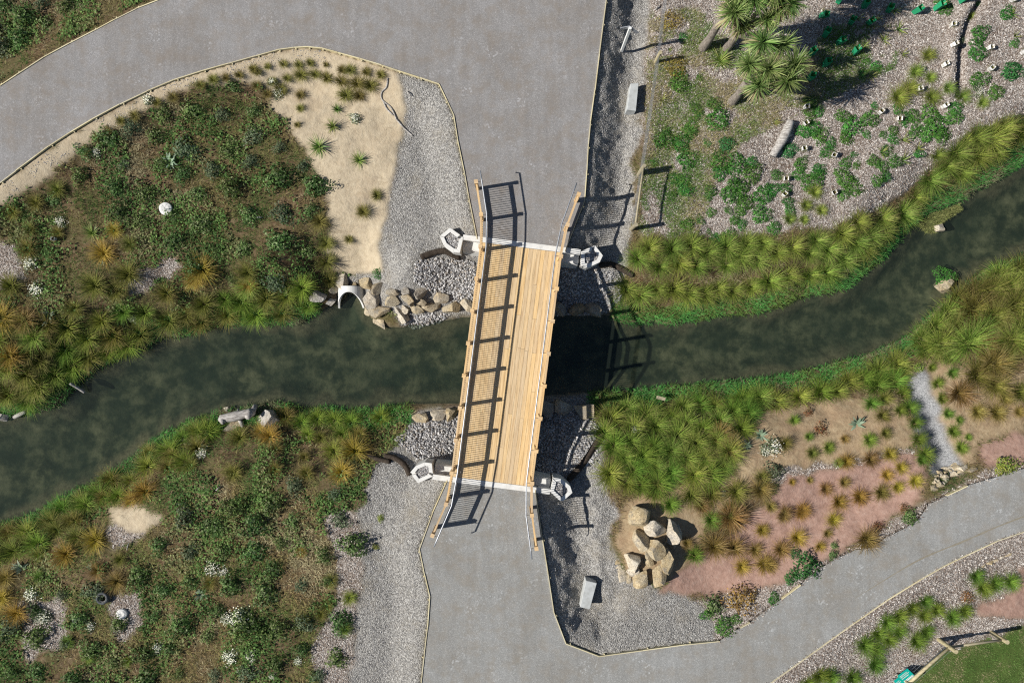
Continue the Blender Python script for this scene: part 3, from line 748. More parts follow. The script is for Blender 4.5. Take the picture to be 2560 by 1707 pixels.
q2 = vm[(vz == 1) & (vd > 0.03) & (vd < 0.55) & (fbm(vm[:, 0], vm[:, 1], 0.8, 88) > 0.5)][:5000]
q = np.r_[q, q2]
pebbles('verge_gravel', np.c_[q, zat(q[:, 0], q[:, 1]) + 0.004], 0.008, 0.019, GREY, None, 0.6, 'loose grey gravel strewn over the path verges', 'gravel')

# ------------------------------------------------------------------ boulders
RV, RF = ico_arrays(4)
def rock_mesh(seed, nplanes=11, bumpy=0.03):
    r = np.random.default_rng(seed); V = RV.copy()
    for _ in range(nplanes):
        nrm = r.normal(size=3); nrm /= np.linalg.norm(nrm); d = r.uniform(0.34, 0.72)
        s_ = V @ nrm; V = V - np.clip(s_ - d, 0, None)[:, None] * nrm
    ph = r.uniform(0, 6.28, (6, 3)); fr = r.normal(size=(6, 3)) * 4.5
    nz = sum(np.sin(RV @ fr[i] + ph[i, 0]) / (i + 2) for i in range(6))
    V = V * (1 + bumpy * nz[:, None] * 0.8 + r.normal(scale=0.007, size=(len(V), 1)))
    ext = (V.max(0) - V.min(0)) / 2; V = (V - (V.max(0) + V.min(0)) / 2) / ext
    return V
def boulder(px, py, w, h, label, group, mt='rock', rot=0.0, tall=0.75, name='boulder', sink=0.3, seed=None, zfix=None):
    """w, h: size in photo pixels across and along the direction rot"""
    g = G(px, py); k_ = S * (H - g.z) / H
    a_, b_ = w * k_ / 2, h * k_ / 2; c_ = tall * min(a_, b_) * 1.1
    if zfix is not None: g.z = zfix
    V = rock_mesh(seed if seed is not None else random.randint(0, 10 ** 6)) * np.array([a_, b_, c_]) * 1.16
    me = mesh(name, V, RF, M[mt])
    o = link(name, me, None, (g.x, g.y, g.z + c_ * (1 - 2 * sink)))
    # smooth only across gentle breaks, so the planes of the stone stay crisp
    me.polygons.foreach_set('use_smooth', np.ones(len(RF), dtype=bool))
    try: me.set_sharp_from_angle(angle=math.radians(14))
    except Exception: pass
    o.rotation_euler = (0, 0, rot)
    if group:
        area = w * h; size = 'tiny' if area < 250 else 'small' if area < 520 else 'medium' if area < 950 else 'large' if area < 1700 else 'huge'
        shape = 'long' if max(w, h) > 1.6 * min(w, h) else 'blocky'
        tone = {'rock': 'tan', 'pale_rock': 'cream', 'grey_rock': 'grey'}[mt]
        label = ' '.join((size + ' ' + shape + ' ' + tone + ' ' + label).split()[:16])
        if 'rock wall' in label: label += ' by the culvert' if px < 880 else ' mid wall' if px < 1030 else ' at the bridge'
    return tag(o, label, 'boulder' if name == 'boulder' else 'rock', group)
Z1, Z2, Z3, Z4 = zoomer(760, 660, 4.979), zoomer(980, 680, 5.6), zoomer(1520, 1250, 3.896), zoomer(2280, 1120, 4.479)
wall_lab, wall_grp = 'angular boulder in the rock wall', 'boulders of the rock wall by the culvert'
for x, y, w, h, rot, mt in [(180, 390, 190, 170, 0.2, 'grey_rock'), (465, 225, 160, 250, -0.15, 'pale_rock'), (610, 290, 120, 150, 0, 'rock'), (775, 240, 140, 190, 0.35, 'pale_rock'), (925, 310, 150, 140, 0.2, 'rock'),
                            (370, 320, 90, 90, 0, 'rock'), (850, 450, 190, 230, 0.1, 'rock'), (945, 590, 250, 150, 0, 'rock'), (790, 590, 75, 100, 0, 'pale_rock'), (955, 735, 110, 190, 0.75, 'pale_rock'),
                            (715, 380, 60, 75, 0.3, 'pale_rock'), (1105, 350, 150, 100, 0, 'rock'), (1100, 460, 170, 125, 0, 'pale_rock'), (345, 475, 120, 90, 0.4, 'grey_rock')]:
    p = Z1((x, y)); boulder(p[0], p[1], w / 4.979, h / 4.979, wall_lab, wall_grp, mt, rot)
for x, y, w, h, rot, mt in [(190, 270, 115, 110, 0, 'grey_rock'), (400, 285, 170, 175, 0.1, 'rock'), (230, 400, 160, 160, 0.08, 'rock'), (405, 420, 150, 105, 0, 'rock'), (140, 590, 125, 240, 0.45, 'pale_rock'), (195, 530, 100, 110, 0, 'rock'),
                            (350, 530, 190, 105, -0.35, 'pale_rock'), (540, 495, 250, 125, 0.12, 'rock'), (670, 365, 235, 130, -0.1, 'rock'), (830, 485, 220, 175, -0.2, 'pale_rock'), (1050, 465, 170, 170, 0, 'pale_rock')]:
    p = Z2((x, y)); boulder(p[0], p[1], w / 5.6, h / 5.6, wall_lab, wall_grp, mt, rot)
for (c, r, x, y, w, h), lab, grp in [((2, 1, 440, 1270, 105, 130), 0, 0), ((2, 1, 590, 1265, 135, 120), 0, 0), ((2, 1, 740, 1270, 145, 115), 0, 0),
                                     ((1, 2, 1510, 715, 135, 110), 1, 1), ((1, 2, 1685, 670, 145, 95), 1, 1), ((1, 2, 1815, 665, 115, 115), 1, 1),
                                     ((2, 2, 330, 610, 115, 145), 2, 2), ((2, 2, 480, 610, 165, 145), 2, 2), ((2, 2, 665, 635, 155, 125), 2, 2)]:
    labs = ['boulder at the shaded water edge beside the sedges', 'sunlit boulder edging stones by the paired coir logs', 'shaded boulder edging stones by the shadowed coir log']
    p = T(c, r, x, y); boulder(p[0], p[1], w / TS, h / TS, labs[lab], 'boulders at bridge corner %d' % (grp + 1), 'rock' if lab != 1 else 'pale_rock', random.uniform(-0.3, 0.3))
pile_lab, pile_grp = 'angular boulder in the heaped pile near the grey block', 'boulders heaped in the rock pile'
for x, y, w, h, rot, tl in [(300, 165, 200, 220, 0.2, 0.9), (450, 270, 200, 150, -0.25, 0.9), (625, 290, 135, 205, 0.15, 1.1), (318, 385, 140, 190, 0.15, 0.9), (450, 465, 155, 175, 0.3, 0.95), (560, 580, 115, 230, -0.2, 1.1),
                            (230, 600, 170, 160, -0.3, 0.9), (305, 755, 120, 155, 0.1, 0.9), (490, 720, 120, 195, 0.1, 1.0), (385, 555, 75, 145, 0.3, 0.7), (630, 432, 65, 60, 0, 0.8), (245, 690, 115, 80, 0.3, 0.7)]:
    p = Z3((x, y)); boulder(p[0], p[1], w / 3.896, h / 3.896, pile_lab, pile_grp, 'pale_rock', rot, tl, sink=0.22)
for x, y, w, h in [(100, 600, 60, 40), (125, 645, 90, 35), (140, 720, 80, 130), (200, 760, 45, 90)]:
    p = Z3((x, y)); boulder(p[0], p[1], w / 3.896, h / 3.896, 'flat cracked sandstone slab at the foot of the boulder pile', 'flat stones by the rock pile', 'pale_rock', 0.1, 0.35, name='flat_stone', sink=0.3)
for x, y, w, h in [(465, 180, 75, 28), (435, 215, 60, 32), (370, 228, 75, 42), (300, 275, 60, 50), (365, 272, 60, 32), (490, 220, 80, 60), (430, 250, 50, 32), (580, 215, 130, 60), (660, 245, 120, 50), (545, 265, 90, 35), (455, 290, 90, 60),
                   (355, 320, 90, 60), (320, 300, 40, 30), (270, 312, 50, 35), (290, 365, 50, 35), (365, 350, 60, 40), (240, 385, 45, 40), (258, 345, 32, 26), (310, 405, 80, 60), (350, 390, 60, 40), (245, 445, 85, 65)]:
    p = Z4((x, y)); boulder(p[0], p[1], w / 4.479, h / 4.479, 'flat stone in the low curved dry stone wall', 'stones of the low wall', 'pale_rock', random.uniform(-0.3, 0.4), 0.9, name='wall_stone', sink=0.35)
for x, y, w, h in [(2030, 465, 65, 34), (2090, 440, 55, 26), (2150, 412, 55, 24), (2205, 390, 90, 26), (1975, 490, 40, 24)]:
    p = T(3, 3, x, y); boulder(p[0], p[1], w / TS, h / TS, 'stone in the short line by the clay patch', 'white stones in a line', 'pale_rock', 0.35, 0.7, name='white_stone')
for (c, r, x, y, w, h, mt, lab) in [(1, 2, 105, 705, 215, 145, 'grey_rock', 'smooth tan boulder beside the bleached driftwood stump'), (0, 2, 30, 690, 130, 75, 'grey_rock', 'grey rock at the water edge next to small driftwood'),
                                    (3, 1, 1495, 540, 90, 66, 'pale_rock', 'small white rock standing in the stream below trailing weed'), (3, 1, 1570, 1060, 150, 120, 'pale_rock', 'white rock under the little weed islet in midstream')]:
    p = T(c, r, x, y); boulder(p[0], p[1], w / TS, h / TS, lab, None, mt, 0.3 if c == 1 else 0.0, 0.9, sink=0.2, zfix=WZ - 0.05 if c == 3 else None)
for x, y, w, h, lab in [(300, 700, 320, 150, 'flat reddish rock under the bleached driftwood stump'), (215, 395, 115, 95, 'square pale stone behind the driftwood stump')]:
    p = zoomer(540, 970, 7.467)((x, y)); boulder(p[0], p[1], w / 7.467, h / 7.467, lab, None, 'rock', 0.4 if w > 200 else 0.0, 0.6)

# ------------------------------------------------------------------ culvert pipe with a mitred mouth
cpx = Z1((590, 540)); cb = P(cpx[0], cpx[1], WZ)
root = empty('culvert_pipe', (cb[0], cb[1], WZ)); tag(root, 'pale concrete culvert pipe with slanted mouth opening into the stream', 'culvert')
def ringwall(r0, r1, y_end, y_back, name):
    V, F = [], []; n = 28
    for i in range(n + 1):
        th = math.pi * (-0.06 + 1.12 * i / n)
        for rr in (r0, r1):
            lift = max(0.0, math.sin(th))
            V.append((rr * math.cos(th), y_end * (lift ** 1.2) - 0.05, rr * math.sin(th) - 0.03)); V.append((rr * math.cos(th), y_back, rr * math.sin(th) - 0.03))
    for i in range(n):
        a_, b_ = i * 4, (i + 1) * 4
        F += [(a_, b_, b_ + 2, a_ + 2), (a_, a_ + 1, b_ + 1, b_), (a_ + 2, b_ + 2, b_ + 3, a_ + 3)]
    b = B(); b.add(V, F); return b.obj(name, M['concrete'], root, smooth=False)
ringwall(0.44, 0.51, 0.62, 0.80, 'pipe_barrel')

# ------------------------------------------------------------------ coir logs
def smooth_path(pts, n=6):
    out = []
    for i in range(len(pts) - 1):
        p0, p1, p2, p3 = pts[max(i - 1, 0)], pts[i], pts[i + 1], pts[min(i + 2, len(pts) - 1)]
        for k_ in range(n):
            t = k_ / n
            out.append(0.5 * ((2 * p1) + (p2 - p0) * t + (2 * p0 - 5 * p1 + 4 * p2 - p3) * t * t + (3 * p1 - p0 - 3 * p2 + p3) * t ** 3))
    return out + [pts[-1]]
for (c, r), pts, rad, lab in [((1, 1), [(1515, 795), (1620, 757), (1720, 738), (1800, 768), (1868, 805)], 0.115, 'dark brown coir log curving round the sunny concrete planter by the culvert side'),
                              ((1, 2), [(1030, 1035), (1120, 1075), (1235, 1098)], 0.09, 'shorter dark coir log lying into the golden tussocks'),
                              ((1, 2), [(1180, 1042), (1290, 1072), (1370, 1135), (1412, 1222)], 0.105, 'dark coir log bending down to the concrete planter beside another coir log'),
                              ((2, 1), [(800, 875), (900, 862), (1000, 900), (1110, 965)], 0.11, 'dark coir log running from the shadow-striped planter into the sedges'),
                              ((2, 2), [(835, 835), (745, 970), (645, 1120), (515, 1265)], 0.115, 'long straight coir log in bridge shadow by the lower sedge bank')]:
    g = [G(*T(c, r, x, y)) + Vector((0, 0, rad * 0.55)) for x, y in pts]
    sp = smooth_path(g, 7); b0 = sp[0].copy(); sp = [p - b0 for p in sp]
    o = B().tube(sp, [rad * (0.72 if i in (0, len(sp) - 1) else 1) * random.uniform(0.93, 1.07) for i in range(len(sp))], 12).obj('coir_log', M['coir'], None, b0, smooth=True)
    tag(o, lab, 'coir log')

# ------------------------------------------------------------------ logs and driftwood
def log(pts, rads, label, name='fallen_log', stubs=(), n=14):
    b0 = pts[0].copy(); q = [p - b0 for p in pts]
    root = empty(name, b0); tag(root, label, 'log')
    sp = smooth_path(q, 5); rr = np.interp(np.linspace(0, 1, len(sp)), np.linspace(0, 1, len(rads)), rads)
    o = B().tube(sp, [x * random.uniform(0.93, 1.07) for x in rr], n).obj('trunk', M['grey_wood'], root, smooth=True)
    for s0, s1, r_ in stubs:
        B().tube([s0 - b0, (s0 + s1) / 2 - b0, s1 - b0], [r_ * 1.25, r_, r_ * 0.9], 10).obj('branch_stub', M['grey_wood'], root, smooth=True)
    return root
up = lambda v_, h_: v_ + Vector((0, 0, h_))
g0, g1 = G(*T(3, 0, 190, 1130)), G(*T(3, 0, 30, 1440)); mid_ = (g0 + g1) / 2
log([up(g0, 0.17), up(mid_ + Vector((0.05, 0, 0)), 0.16), up(g1, 0.13)], [0.15, 0.17, 0.13], 'bleached grey fallen log lying on the mulch among groundcover', stubs=[(up(mid_, 0.2), up(mid_ + Vector((0.35, 0.15, 0)), 0.12), 0.06)])
Z5 = zoomer(540, 970, 7.467)
a0, a1, a2 = G(*Z5((160, 560))), G(*Z5((450, 500))), G(*Z5((740, 430)))
log([up(a0, 0.32), up(a1, 0.36), up(a2, 0.36)], [0.15, 0.19, 0.16], 'bleached grey driftwood stump with sawn branch at the water edge', 'driftwood_log',
    [(up(a2, 0.36), up(G(*Z5((700, 510))), 0.62), 0.12), (up(a2, 0.34), up(G(*Z5((800, 310))), 0.34), 0.10), (up(a0, 0.30), up(G(*Z5((230, 610))), 0.48), 0.10), (up(a1, 0.4), up(G(*Z5((510, 370))), 0.45), 0.05), (up(a1, 0.2), up(G(*Z5((515, 720))), 0.05), 0.08)])
a0, a1 = G(*T(0, 2, 690, 378)), G(*T(0, 2, 832, 460))
log([up(a0, 0.3), up((a0 + a1) / 2, 0.3), Vector((a1.x, a1.y, WZ + 0.12))], [0.05, 0.06, 0.045], 'thin pale driftwood stick poking out over the stream', 'driftwood_stick', n=8)
a0, a1 = G(*T(0, 2, 150, 690)), G(*T(0, 2, 255, 640))
log([up(a0, 0.1), up((a0 + a1) / 2, 0.14), up(a1, 0.1)], [0.07, 0.09, 0.05], 'small pale driftwood log at the water edge under big tussocks', 'driftwood_log', n=8)
a0, a1 = G(*T(2, 2, 1305, 500)), G(*T(2, 2, 1385, 520))
tag(B().bar(up(a0, 0.42), up(a1, 0.42), 0.12, 0.03).obj('wooden_board', M['fence_wood']), 'small pale wooden board lying on the bank weeds', 'board')
for (c, r, x0, y0, x1, y1), lab in [((0, 2, 1990, 1360, 2030, 1325), 'short white stick on the brown meadow'), ((1, 1, 0, 435, 70, 430), 'short white stick lying in weeds near the sand'), ((0, 3, 1175, 340, 1195, 270), 'thin pale twig standing by the sandy patch'),
                                    ((1, 0, 1385, 845, 1430, 890), 'small bleached twig on the gravel verge'), ((2, 0, 1310, 100, 1345, 60), 'grey forked twig on the gravel by the wire fence'), ((3, 0, 1420, 660, 1432, 620), 'small pale stake leaning in the mulch')]:
    a0, a1 = G(*T(c, r, x0, y0)), G(*T(c, r, x1, y1))
    tag(B().tube([up(a0, 0.06), up((a0 + a1) / 2, 0.1), up(a1, 0.06)], [0.02, 0.025, 0.015], 6).obj('twig', M['grey_wood'], smooth=True), lab, 'twig')
# splits and folds of the matting that show through the sand
for pts, lab in [([(1210, 720), (1200, 800), (1155, 850), (1160, 920), (1240, 990), (1290, 1100)], 'long bleached root twisting over the sand bank'), ([(1290, 1100), (1370, 1190), (1440, 1250)], 'forked bleached root at the edge of sand and gravel'), ([(1170, 930), (1200, 1000), (1260, 1060)], 'thin bleached root beside the long twisted root')]:
    g = [up(G(*T(1, 0, x, y)), 0.02) for x, y in pts]
    tag(B().tube(smooth_path(g, 4), 0.028, 6).obj('exposed_root', M['grey_wood'], smooth=True), lab, 'root')

# ------------------------------------------------------------------ concrete slabs, white post
def slab(px, label, z0=-0.75, z1=-0.22):
    w = [Vector(P(x, y, z1)) for x, y in px]; cen = sum(w, Vector()) / len(w)
    o = B().prism([(p.x - cen.x, p.y - cen.y) for p in w], 0, z1 - z0).obj('concrete_block', M['old_concrete'], None, (cen.x, cen.y, z0), bevel=0.012)
    tag(o, label, 'block')
slab([zoomer(1520, 50, 3.73)(q) for q in [(212, 592), (287, 590), (262, 848), (175, 838)]], 'smooth grey concrete block on the gravel strip beside the wire fence', -0.8, -0.25)
slab([T(2, 3, *q) for q in [(680, 625), (780, 650), (715, 890), (625, 870)]], 'smooth grey concrete block on gravel near the boulder pile', -0.8, -0.28)
g = G(1554, 128); root = empty('marker_post', g); tag(root, 'tall square white marker post with grey top plates on the gravel strip', 'post')
B().bar((0, 0, -0.1), (0, 0, 1.85), 0.085, 0.085, up=(0, 1, 0)).obj('post', M['white_paint'], root)
B().bar((-0.30, 0.04, 1.70), (0.0, 0.055, 1.80), 0.02, 0.16).obj('sign_plate', M['steel'], root)
B().bar((0.0, 0.055, 1.80), (0.28, -0.10, 1.66), 0.02, 0.16).obj('sign_plate', M['steel'], root)

# ------------------------------------------------------------------ fences
def fence(name, posts, label, rails=(), net=(), h=0.95, rad=0.065, lean=None):
    b0 = posts[0]; root = empty(name, b0); tag(root, label, 'fence')
    ps = [p - b0 for p in posts]; hs_ = h if hasattr(h, '__len__') else [h] * len(ps)
    for p, q in zip(ps, hs_):
        B().tube([up(p, -0.3), up(p, q * 0.5), up(p, q)], rad, 12).obj('post', M['fence_wood'], root, smooth=True).data.set_sharp_from_angle(angle=0.7)
    for i, j, z, r_ in rails:
        d = (ps[j] - ps[i]).normalized()
        long = B().tube([up(ps[i], z), up(ps[i].lerp(ps[j], 0.5), z - 0.01), up(ps[j], z)], r_, 10)
        long.obj('rail', M['fence_wood'], root, smooth=True)
    for i, j in net:
        bb = B(); a_, b_ = ps[i], ps[j]; n = max(2, int((b_ - a_).length / 0.15))
        for z in (0.08, 0.22, 0.36, 0.5, 0.64, 0.78):
            bb.tube([up(a_, z), up(b_, z)], 0.0035, 4, cap=False)
        for k_ in range(n + 1):
            p = a_.lerp(b_, k_ / n); bb.tube([up(p, 0.06), up(p, 0.80)], 0.003, 4, cap=False)
        tag(bb.obj('wire_netting', M['steel'], root), kind='stuff')
    return root
fp = [G(1672, -110), G(1638, 157), G(1599, 430)]
fence('wire_fence', fp, 'wire netting fence on round posts along the gravel strip by the cabbage trees', net=[(0, 1), (1, 2)], h=0.9)
fp2 = [G(1597, 436), G(1578, 573)]
fence('rail_fence', fp2, 'short post and rail fence with netting beside the mesh shadows', rails=[(0, 1, 0.86, 0.035)], net=[(0, 1)], h=[0.8, 0.98], rad=0.075)
fa, fb, fc = G(2347, 1598), G(2478, 1580), G(2246, 1687)
fence('lawn_fence', [fc, fa, fb], 'low round-pole fence with grey rails at the lawn edge by the teal sign', rails=[(0, 1, 0.62, 0.055), (1, 2, 0.62, 0.04)], net=[(0, 1)], h=[0.75, 0.98, 0.82], rad=0.075)

# teal sign boards on the lawn fence: upright boards with white lettering too small to read in the photo
sd = Vector((0.80, 0.60, 0)).normalized(); sn = Vector((-0.60, 0.80, 0)).normalized()     # along the board; its face looks away from the lawn
def sign(px, w, h, z0, label, rows):
    g = G(*px); root = empty('sign_board', up(g, z0)); tag(root, label, 'sign')
    tilt = (Vector((0, 0, 1)) + sn * -0.35).normalized()
    fn = sd.cross(tilt).normalized()
    if fn.dot(sn) < 0: fn = -fn
    def quad(b, x0, x1, y0, y1, off):
        V = [sd * x + tilt * y + fn * off for x, y in ((x0, y0), (x1, y0), (x1, y1), (x0, y1))]
        b.add(V + [v_ + fn * 0.004 for v_ in V], [(3, 2, 1, 0), (4, 5, 6, 7), (0, 1, 5, 4), (1, 2, 6, 5), (2, 3, 7, 6), (3, 0, 4, 7)]); return b
    bb = B(); V = [sd * x + tilt * y for x, y in ((-w / 2, 0), (w / 2, 0), (w / 2, h), (-w / 2, h))]
    bb.add(V + [v_ - fn * 0.012 for v_ in V], [(0, 1, 2, 3), (7, 6, 5, 4), (1, 0, 4, 5), (2, 1, 5, 6), (3, 2, 6, 7), (0, 3, 7, 4)])
    bb.obj('board', M['teal'], root)
    tx = B()
    for y0, y1, x0, x1, cell in rows:
        x = x0
        while x < x1:
            cw = cell * random.uniform(0.5, 1.0)
            quad(tx, x, min(x + cw, x1), y0, y1, 0.002); x += cw + cell * 0.35
    tag(tx.obj('lettering', M['white_paint'], root), kind='stuff')
    for x in (-w / 2 + 0.05, w / 2 - 0.05):
        B().bar(sd * x - fn * 0.03 + Vector((0, 0, -z0 - 0.1)), sd * x - fn * 0.03 + tilt * h * 0.9, 0.02, 0.02).obj('leg', M['steel'], root)
sign((2247, 1672), 0.46, 0.40, 0.22, 'larger teal sign board with white heading line on the lawn fence', [(0.29, 0.36, -0.20, 0.20, 0.045), (0.19, 0.215, -0.19, 0.1, 0.02), (0.13, 0.15, -0.19, 0.17, 0.02), (0.08, 0.10, -0.19, 0.12, 0.02)])
sign((2232, 1690), 0.22, 0.36, 0.2, 'smaller teal sign board beside the sign post and lawn fence', [(0.16, 0.18, -0.07, 0.07, 0.02), (0.11, 0.125, -0.07, 0.05, 0.02)])

# ------------------------------------------------------------------ tyre, lids
g = G(*T(0, 3, 965, 772)); root = empty('old_tyre', g); tag(root, 'old black tyre lying flat in the weedy meadow', 'tyre')
def lathe(prof, n=28):
    V, F = [], []; m_ = len(prof)
    for i in range(n):
        an = 2 * math.pi * i / n
        for r_, z in prof: V.append((r_ * math.cos(an), r_ * math.sin(an), z))
    for i in range(n):
        for j in range(m_):
            F.append((i * m_ + j, ((i + 1) % n) * m_ + j, ((i + 1) % n) * m_ + (j + 1) % m_, i * m_ + (j + 1) % m_))
    return V, F
V, F = lathe([(0.13, 0.05), (0.15, 0.02), (0.21, 0.0), (0.235, 0.04), (0.235, 0.15), (0.21, 0.20), (0.15, 0.19), (0.13, 0.15)])
b = B(); b.add(V, F); b.obj('tread', M['rubber'], root, (0, 0, 0.02), smooth=True)
V, F = lathe([(0.128, 0.10), (0.14, 0.09), (0.14, 0.16), (0.128, 0.165)]); b = B(); b.add(V, F); b.obj('bead', M['grey_wood'], root, (0, 0, 0.02), smooth=True)
for px, r_, lab in [(T(0, 1, 1535, 355), 0.235, 'round white weathered concrete lid lying in the dark weeds'), (T(0, 3, 1125, 930), 0.2, 'round whitish stone disc half buried in mulch near the tyre')]:
    g = G(*px)
    V, F = lathe([(0.002, 0.0), (r_ * 0.97, 0.0), (r_, 0.05), (r_ * 0.96, 0.10), (r_ * 0.6, 0.13), (0.002, 0.125)], 24)
    b = B(); b.add([(x * (1 + 0.05 * math.sin(3 * math.atan2(y, x))), y, z + random.uniform(-0.006, 0.006)) for x, y, z in V], F)
    tag(b.obj('round_lid', M['concrete'], None, up(g, 0.06 if r_ > 0.21 else -0.02)), lab, 'lid')

# ------------------------------------------------------------------ plant meshes
def blades(base, az, length, rise, bend, width, c0, c1, segs=3, taper=1.4):
    n = len(az); d = np.stack([np.cos(az), np.sin(az)], -1); side = np.stack([-np.sin(az), np.cos(az), np.zeros(n)], -1)
    p = np.array(base, dtype=np.float64); rows = []; cols = []
    for k_ in range(segs + 1):
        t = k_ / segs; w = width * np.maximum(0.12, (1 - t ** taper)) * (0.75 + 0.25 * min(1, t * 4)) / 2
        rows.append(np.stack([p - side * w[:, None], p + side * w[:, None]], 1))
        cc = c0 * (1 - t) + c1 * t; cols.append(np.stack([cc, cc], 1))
        if k_ < segs:
            el = rise - bend * (k_ + 0.5) / segs
            p = p + (length / segs)[:, None] * np.c_[d * np.cos(el)[:, None], np.sin(el)]
    V = np.stack(rows, 1).reshape(-1, 3); C = np.stack(cols, 1).reshape(-1, 3)
    st_ = (np.arange(n) * (segs + 1) * 2)[:, None, None]
    q = np.array([[2 * k_, 2 * k_ + 1, 2 * k_ + 3, 2 * k_ + 2] for k_ in range(segs)])[None]
    return V, (st_ + q).reshape(-1, 4), C
def pick(cs, n, r, lo=0.7, hi=1.25):
    cs = np.array(cs); return cs[r.integers(0, len(cs), n)] * r.uniform(lo, hi, (n, 1))
def tussock(seed, inner, outer, n=380, width=0.024, stiff=0.0):
    r = np.random.default_rng(seed); az = r.uniform(0, 2 * np.pi, n)
    rad = r.random(n) ** 0.7 * 0.22
    base = np.c_[rad * np.cos(az), rad * np.sin(az), np.zeros(n)]
    rise = np.radians(r.uniform(34, 88, n)); bend = np.radians(r.uniform(15, 85, n)) * (1 - stiff)
    ln = r.uniform(0.75, 1.25, n)
    V, F, C = blades(base, az + r.normal(0, 0.35, n), ln, rise, bend, np.full(n, width) * r.uniform(0.7, 1.3, n), pick(inner, n, r, 0.5, 1.5), pick(outer, n, r, 0.4, 1.6))
    V[:, 2] *= 0.85
    return mesh('tussock', V, F, M['leaf'], C)
TK = {'sedge': ([(0.22, 0.30, 0.05), (0.17, 0.25, 0.045), (0.30, 0.36, 0.07)], [(0.18, 0.25, 0.045), (0.12, 0.18, 0.035), (0.30, 0.32, 0.09), (0.21, 0.18, 0.08)]),
      'green': ([(0.14, 0.23, 0.035), (0.18, 0.28, 0.045)], [(0.10, 0.18, 0.03), (0.14, 0.22, 0.035), (0.20, 0.24, 0.05)]),
      'olive': ([(0.19, 0.21, 0.035), (0.15, 0.18, 0.03)], [(0.13, 0.13, 0.035), (0.21, 0.18, 0.06), (0.25, 0.20, 0.09)]),
      'gold': ([(0.36, 0.28, 0.03), (0.30, 0.26, 0.03)], [(0.36, 0.25, 0.07), (0.44, 0.32, 0.13), (0.22, 0.15, 0.05)]),
      'brown': ([(0.25, 0.19, 0.04), (0.20, 0.17, 0.035)], [(0.30, 0.20, 0.08), (0.22, 0.14, 0.06), (0.38, 0.29, 0.15)]),
      'dark': ([(0.06, 0.09, 0.02), (0.09, 0.12, 0.025)], [(0.07, 0.09, 0.025), (0.11, 0.11, 0.035)]),
      'small': ([(0.15, 0.15, 0.03), (0.20, 0.19, 0.04)], [(0.16, 0.15, 0.05), (0.25, 0.22, 0.09)])}
TM = {k_: [tussock(100 + 7 * i + hash_, *v_) for i in range(4)] for hash_, (k_, v_) in enumerate(TK.items())}

def leaf_dome(seed, greens, n=320, size=0.13, hz=0.6, shell=0.45, name='bush', mt='leaf', lump=0.25):
    r = np.random.default_rng(seed); u = r.normal(size=(n, 3)); u /= np.linalg.norm(u, axis=1, keepdims=True); u[:, 2] = np.abs(u[:, 2])
    az = np.arctan2(u[:, 1], u[:, 0]); ph = r.uniform(0, 6.28, 4)
    lob = 1 + lump * (np.sin(2 * az + ph[0]) * 0.5 + np.sin(3 * az + ph[1]) * 0.5 + np.sin(5 * az + ph[2]) * 0.35)
    rad = (1 - shell * r.random(n) ** 1.5) * lob
    c = u * rad[:, None] * np.array([1, 1, hz])
    nr = u + r.normal(0, 0.55, (n, 3)) + np.array([0, 0, 0.5]); nr /= np.linalg.norm(nr, axis=1, keepdims=True)
    t1 = np.cross(nr, r.normal(size=(n, 3))); t1 /= np.linalg.norm(t1, axis=1, keepdims=True); t2 = np.cross(nr, t1)
    s_ = size * r.uniform(0.6, 1.3, (n, 1))
    V = np.stack([c - t1 * s_, c - t2 * s_ * 0.55, c + t1 * s_, c + t2 * s_ * 0.55], 1).reshape(-1, 3)
    V[:, 2] = np.maximum(V[:, 2], 0.0)
    F = np.arange(4 * n).reshape(n, 4)
    C = np.repeat(pick(greens, n, r, 0.65, 1.3), 4, 0)
    return mesh(name, V, F, M[mt], C)
DM = {'cover': [leaf_dome(300 + i, [(0.055, 0.17, 0.03), (0.085, 0.23, 0.045), (0.045, 0.13, 0.03)], 520, 0.085, 0.32, 0.35, 'ground_cover') for i in range(4)],
      'cover_dark': [leaf_dome(320 + i, [(0.03, 0.12, 0.035), (0.045, 0.16, 0.045)], 480, 0.09, 0.45, 0.4, 'ground_cover') for i in range(3)],
      'bush': [leaf_dome(340 + i, [(0.09, 0.16, 0.045), (0.13, 0.21, 0.065), (0.06, 0.11, 0.035), (0.20, 0.24, 0.12)], 480, 0.10, 0.7, 0.6, 'bush', lump=0.4) for i in range(5)],
      'grey': [leaf_dome(360 + i, [(0.12, 0.16, 0.09), (0.09, 0.13, 0.07), (0.16, 0.19, 0.12)], 420, 0.10, 0.6, 0.6, 'bush', lump=0.4) for i in range(3)],
      'gold': [leaf_dome(380 + i, [(0.26, 0.20, 0.05), (0.18, 0.13, 0.05), (0.34, 0.24, 0.06)], 620, 0.065, 0.65, 0.5, 'bush') for i in range(2)],
      'rust': [leaf_dome(390 + i, [(0.26, 0.10, 0.045), (0.18, 0.09, 0.05), (0.12, 0.10, 0.04)], 420, 0.08, 0.6, 0.6, 'bush') for i in range(2)],
      'lime': [leaf_dome(396 + i, [(0.22, 0.28, 0.05), (0.30, 0.33, 0.07), (0.15, 0.22, 0.05)], 460, 0.085, 0.6, 0.55, 'bush') for i in range(2)]}
